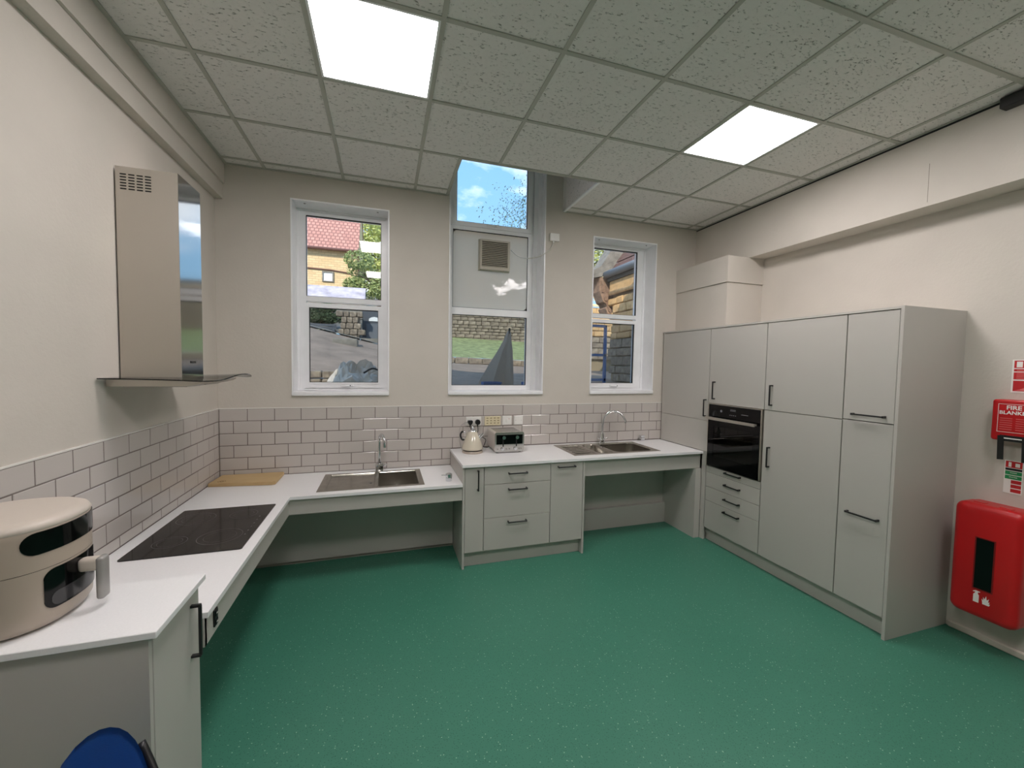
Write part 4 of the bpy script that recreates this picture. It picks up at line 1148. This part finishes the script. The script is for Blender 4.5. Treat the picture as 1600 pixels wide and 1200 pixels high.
bn = thing('bench', 'dark slatted bench left of the stone pillar', 'bench')
for k in range(3): box('slat', -1.1, -.12, 9.45, 9.5, 2.58 + k * .09, 2.65 + k * .09, DARKG, bn)
for k in range(3): box('seat_slat', -1.1, -.12, 9.1 + k * .11, 9.19 + k * .11, 2.52, 2.55, DARKG, bn)
for x in (-1.06, -.16): box('leg', x - .03, x + .03, 9.1, 9.5, gz(-.6, 9) + .0, 2.56, DARKG, bn)
ps = thing('paving_block', 'low grey block on the tarmac in front of the pillar', 'block')
box('slab', .03, .62, 7.2, 7.6, gz(.3, 7.4) - .1, gz(.3, 7.4) + .12, CONC, ps, .02)

# far house
hs_ = thing('house', 'yellow stone house with a red tiled roof beyond the left window', 'house')
bm = newbm(); prism(bm, [(18, 3.5), (24, 3.5), (24, 7.3), (21, 10.6), (18, 7.3)], -9, -.02, 'x'); fin('walls', bm, HWALL, hs_)
bm = newbm(); prism(bm, [(17.75, 7.10), (17.75, 7.20), (21, 10.95), (24.25, 7.20), (24.25, 7.10), (21, 10.75)], -9.2, .02, 'x'); fin('roof', bm, HROOF, hs_)
fin('gutter', tube(newbm(), [(-9.2, 17.7, 7.16), (.02, 17.7, 7.16)], .07, 8), mat('brown_gutter', (104, 66, 58), .6), hs_)
fin('downpipe', tube(newbm(), [(-.05, 17.72, 7.12), (.0, 17.85, 6.9), (.0, 17.92, 6.6), (.0, 17.92, 3.6)], .05, 8), mat('brown_gutter', (104, 66, 58), .6), hs_)
fin('cable_line', tube(newbm(), [(-2.36, 17.95, 6.22), (-1.3, 17.95, 6.20), (-.3, 17.95, 6.10)], .03, 6), mat('brown_gutter', (104, 66, 58), .6), hs_)
wn = fin('window', cells([-1.66, -1.60, -1.20, -1.14], [5.62, 5.66, 6.06, 6.12], {(1, 1)}, 17.93, 18.02, 'y'), CONC, hs_)
box('pane', -1.61, -1.19, 17.97, 18.0, 5.65, 6.07, WPL, wn)
box('bargeboard', .0, .1, 17.7, 17.9, 7.05, 7.3, CONC, hs_)

# trees
def tree(name, label, cx, cy, z0, zc, rx, ry, rz_, nleaf, size, leafm, trunk_r=.12, seed=1, group=None, gaps=.0):
    rnd = random.Random(seed); t = thing(name, label, 'tree', (cx, cy, z0), 0, group)
    bm = newbm()
    tube(bm, spline([(0, 0, -.3), (.05, 0, (zc - z0) * .5), (0, .05, zc - z0 + rz_ * .4)], 5), [trunk_r * (1 - .7 * k / 10) for k in range(11)], 8)
    for k in range(9):
        a = rnd.uniform(0, 2 * PI); h0 = (zc - z0) * rnd.uniform(.45, .9)
        tube(bm, [(0, 0, h0), (rx * .45 * math.cos(a), ry * .45 * math.sin(a), h0 + rz_ * .35), (rx * .8 * math.cos(a), ry * .8 * math.sin(a), h0 + rz_ * rnd.uniform(.4, .9))], [trunk_r * .35, trunk_r * .2, trunk_r * .06], 6)
    fin('trunk', bm, BARK, t)
    vs, fs = [], []
    blobs = [(rnd.uniform(-.75, .75) * rx, rnd.uniform(-.75, .75) * ry, rnd.uniform(-.7, .75) * rz_, rnd.uniform(.28, .5)) for _ in range(16)]
    for k in range(nleaf):
        b_ = rnd.choice(blobs)
        d_ = Vector((rnd.gauss(0, 1), rnd.gauss(0, 1), rnd.gauss(0, 1))).normalized() * (rnd.uniform(.5, 1) ** .5 + gaps * rnd.random())
        p = Vector((b_[0] + d_.x * rx * b_[3], b_[1] + d_.y * ry * b_[3], zc - z0 + b_[2] + d_.z * rz_ * b_[3]))
        u = Vector((rnd.gauss(0, 1), rnd.gauss(0, 1), rnd.gauss(0, 1))).normalized(); v_ = u.orthogonal().normalized() * size * .45; u *= size
        n0 = len(vs); vs += [p - u, p + v_, p + u, p - v_]; fs.append((n0, n0 + 1, n0 + 2, n0 + 3))
    me = bpy.data.meshes.new('crown'); me.from_pydata(vs, [], fs); me.materials.append(leafm)
    o = bpy.data.objects.new('crown', me); C.objects.link(o); o.parent = t; o['kind'] = 'stuff'
    return t
tree('garden_tree', 'bushy green tree right of the far house', 1.0, 15.5, 3.9, 5.5, 1.55, 1.2, 1.0, 9000, .07, LEAFG, .12, 2)
tree('distant_tree', 'large yellow-green tree on the hill behind the house', 1.2, 30, 6.0, 10.3, 3.4, 3.0, 3.2, 9000, .16, LEAFY, .3, 3)
tree('ivy_bush', 'dark bush above the bench through the left window', -.75, 10.6, 2.5, 3.2, .65, .5, .36, 3600, .05, LEAFD, .06, 4)
tree('shade_tree', 'dark tree at the right edge of the left window', 1.7, 12.3, 3.3, 4.4, .6, .5, .5, 2200, .06, LEAFD, .07, 5)
tree('thin_tree', 'sparse-leaved tree against the sky in the middle window', 6.95, 9.75, 2.0, 6.8, 1.95, 1.2, 1.25, 3600, .05, LEAFD, .06, 11, None, .8)
tree('autumn_tree', 'yellow-green tree at the upper left of the right window', 10.2, 13.5, 3.0, 7.4, 2.3, 1.5, 2.2, 5200, .11, LEAFY, .15, 7)

# silver sheet over a heap just outside the left window
hp = thing('tarpaulin_heap', 'crumpled silver sheet heaped outside the left window', 'tarpaulin', (.93, 2.0, 1.25))
bm = newbm(); rnd = random.Random(5); n, mth = 26, 14; G = []
for i in range(n):
    row = []
    for j in range(mth):
        a = 2 * PI * i / n; q = j / (mth - 1); rr = q * (1 + .12 * math.sin(3 * a) + .08 * math.sin(7 * a + 2))
        z_ = .37 * (1 - q ** 2.6) * (1 + .2 * math.sin(2 * a + 1)) + rnd.uniform(-.035, .035) + .03 * math.sin(9 * a + 6 * q)
        row.append(bm.verts.new((rr * .46 * math.cos(a), rr * .35 * math.sin(a), max(z_, 0))) if j else None)
    G.append(row)
top = bm.verts.new((0, 0, .41))
for i in range(n):
    k = (i + 1) % n; bm.faces.new((top, G[i][1], G[k][1]))
    for j in range(1, mth - 1): bm.faces.new((G[i][j], G[i][j + 1], G[k][j + 1], G[k][j]))
fin('sheet', bm, FOIL, hp)
fin('edge_loop', tube(newbm(), spline([(.1, -.3, .30), (.22, -.3, .36), (.36, -.25, .28), (.46, -.2, .12)], 5), .012, 8), BLKP, hp, smooth=True)
# rubble edge by the wall outside
rb = thing('rubble_edge', 'low broken stone edging just outside the left window', 'stones')
stones(rb, -.6, 2.0, lambda x: 1.2, 3, (.1, .12), (.16, .22, .28), 2.75, STONEG, seed=12, dep=.25)
# folded parasol
pz = gz(3.2, 2.7)
pr_ = thing('folded_parasol', 'tall dark grey folded parasol cover outside the middle window', 'parasol', (3.27, 2.7, pz))
bm = newbm(); rings = []
for z_, wl, wr in ((0.0, .52, .11), (.12, .46, .11), (.35, .33, .10), (.6, .17, .085), (.78, .07, .06), (.9, .02, .05), (.93, .0, .035)):
    rings.append([bm.verts.new((x_, y_, z_)) for x_, y_ in ((-wl, 0), (-wl * .55, -.10 * (1 - z_)), (-.06 * (1 - z_), -.03), (wr * .3, -.12 * (1 - z_)), (wr, -.02), (wr * .6, .1 * (1 - z_)), (-wl * .5, .1 * (1 - z_)))])
for a, b_ in zip(rings, rings[1:]):
    for i in range(7): bm.faces.new((a[i], a[(i + 1) % 7], b_[(i + 1) % 7], b_[i]))
bm.faces.new(rings[-1]); bm.faces.new(rings[0][::-1])
fin('cover', bm, PARC, pr_); fin('pole', cyl(newbm(), (.03, 0, -.02), .018, 1.0, 'z', 12), BLACK, pr_)
for x_, lb in ((2.90, 'blue plastic crate left of the foot of the folded parasol'), (3.58, 'blue plastic crate right of the foot of the folded parasol')):
    b_ = thing('crate', lb, 'crate', (x_, 2.35, gz(3.2, 2.35)))
    fin('body', cells([-.14, -.13, .13, .14], [-.1, -.09, .09, .1], {(1, 1)}, 0, .11), DENIM, b_)
    box('base', -.13, .13, -.09, .09, 0, .01, DENIM, b_); box('rim', -.15, .15, -.112, -.10, .09, .11, DENIM, b_)

# neighbouring stone wing seen through the right window
wg = thing('stone_wing', 'yellow stone wing with carved bracket and gutter outside the right window', 'building')
box('wall_core', 6.06, 6.4, .9, 4.0, .9, 3.6, MORTAR, wg)
box('eaves_shade_strip', 5.90, 6.06, .9, 4.0, 3.52, 3.72, MORTARD, wg)  # fills the eaves gap, dark colour stands in for the gutter's shadow
z_ = stones(wg, .95, 3.98, lambda y: 1.2, 6, (.17, .2), (.28, .36, .46), 6.02, STONEG, 'x', seed=21)
z2_ = stones(wg, .95, 3.98, lambda y: 1.2 + z_, 6, (.13, .16, .18), (.26, .34, .42, .5), 6.02, STONEY, 'x', seed=22)
box('eaves_course', 5.93, 6.06, .9, 3.95, 3.28, 3.52, STONEY, wg, .012)
fin('moulding', tube(newbm(), [(5.95, .9, 3.27), (5.95, 3.95, 3.27)], .045, 10), STONEY, wg, smooth=True)
bm = newbm(); tube(bm, [(5.86, .9, 3.67), (5.86, 4.0, 3.67)], .075, 14); fin('gutter', bm, GUTT, wg, smooth=True)
rf = fin('roof_deck', prism(newbm(), [(5.98, 3.70), (7.75, 6.27), (7.80, 6.20), (6.05, 3.62)], .9, 4.05, 'y'), MORTARD, wg)
rtm = stone_mesh(.27, .02, .36, mat('plain_roof_tile', (104, 78, 70), .85, noise=(12, .2)), 5)
for i in range(8):
    for j in range(11):
        inst('roof_tile', rtm, wg, (6.05 + i * .16, 1.05 + j * .29 + (i % 2) * .1, 3.84 + i * .232), (0, -math.atan(1.45) + .05, 0))
# raised coping along the far gable and its kneeler bracket
cpm = prism(newbm(), [(5.5, 3.58), (5.86, 3.66), (6.0, 3.77), (7.75, 6.3), (7.45, 6.5), (5.76, 3.86), (5.5, 3.72)], 4.02, 4.42, 'y')
fin('coping', cpm, CONC, wg)
kp = [(5.737, 3.625), (5.745, 3.32), (5.81, 3.18), (5.845, 3.10), (5.91, 3.06), (5.94, 3.0), (5.90, 2.96), (5.96, 2.84), (6.03, 2.83), (6.10, 2.90), (6.13, 3.2), (6.12, 3.64)]
bm = newbm(); prism(bm, kp, 4.04, 4.36, 'y'); fin('carved_bracket', bm, STONEB, wg)
bm = newbm(); cyl(bm, (6.01, 4.05, 2.93), .045, -.03, 'y', 12); cyl(bm, (5.90, 4.05, 3.17), .05, -.03, 'y', 12); addbox(bm, 5.79, 5.85, 4.02, 4.05, 3.3, 3.54)
fin('bracket_carving', bm, STONEB, wg)
# trellis and low wall beyond
tl_ = thing('trellis_fence', 'pale diamond trellis fence beyond the stone bracket', 'fence')
for k in range(14):
    x = 6.4 + k * .16
    for s in (-1, 1):
        o = inst('lath', sme.setdefault('lath', stone_mesh(.035, 1.25, .015, mat('pale_lath', (226, 208, 164), .8), 9)), tl_, (x, 7.9 + s * .01, 4.25), (0, s * PI / 4, 0))
box('rail', 5.9, 9.2, 7.86, 7.92, 3.62, 3.70, mat('pale_lath', (226, 208, 164), .8), tl_)
lwv = thing('garden_wall', 'pink stone garden wall under the trellis fence', 'wall')
stones(lwv, 5.9, 9.2, lambda x: 1.9, 4, (.18, .2), (.3, .4), 7.95, STONEG, seed=32)
stones(lwv, 5.9, 9.2, lambda x: 2.66, 5, (.18, .2), (.3, .4), 7.95, STONEY, seed=31)
box('core', 5.9, 9.3, 8.0, 8.3, 1.4, 3.6, MORTAR, lwv)
# blue painted rail close outside the right window
br_ = thing('blue_rail', 'blue painted metal rail frame outside the right window', 'rail')
for z_ in (1.45, 1.85, 2.32): box('bar', 4.28, 4.74, 1.98, 2.02, z_, z_ + .04, DENIM, br_)
for x in (4.28, 4.70): box('upright', x, x + .04, 1.98, 2.02, gz(4.5, 2) - .02, 2.36, DENIM, br_)
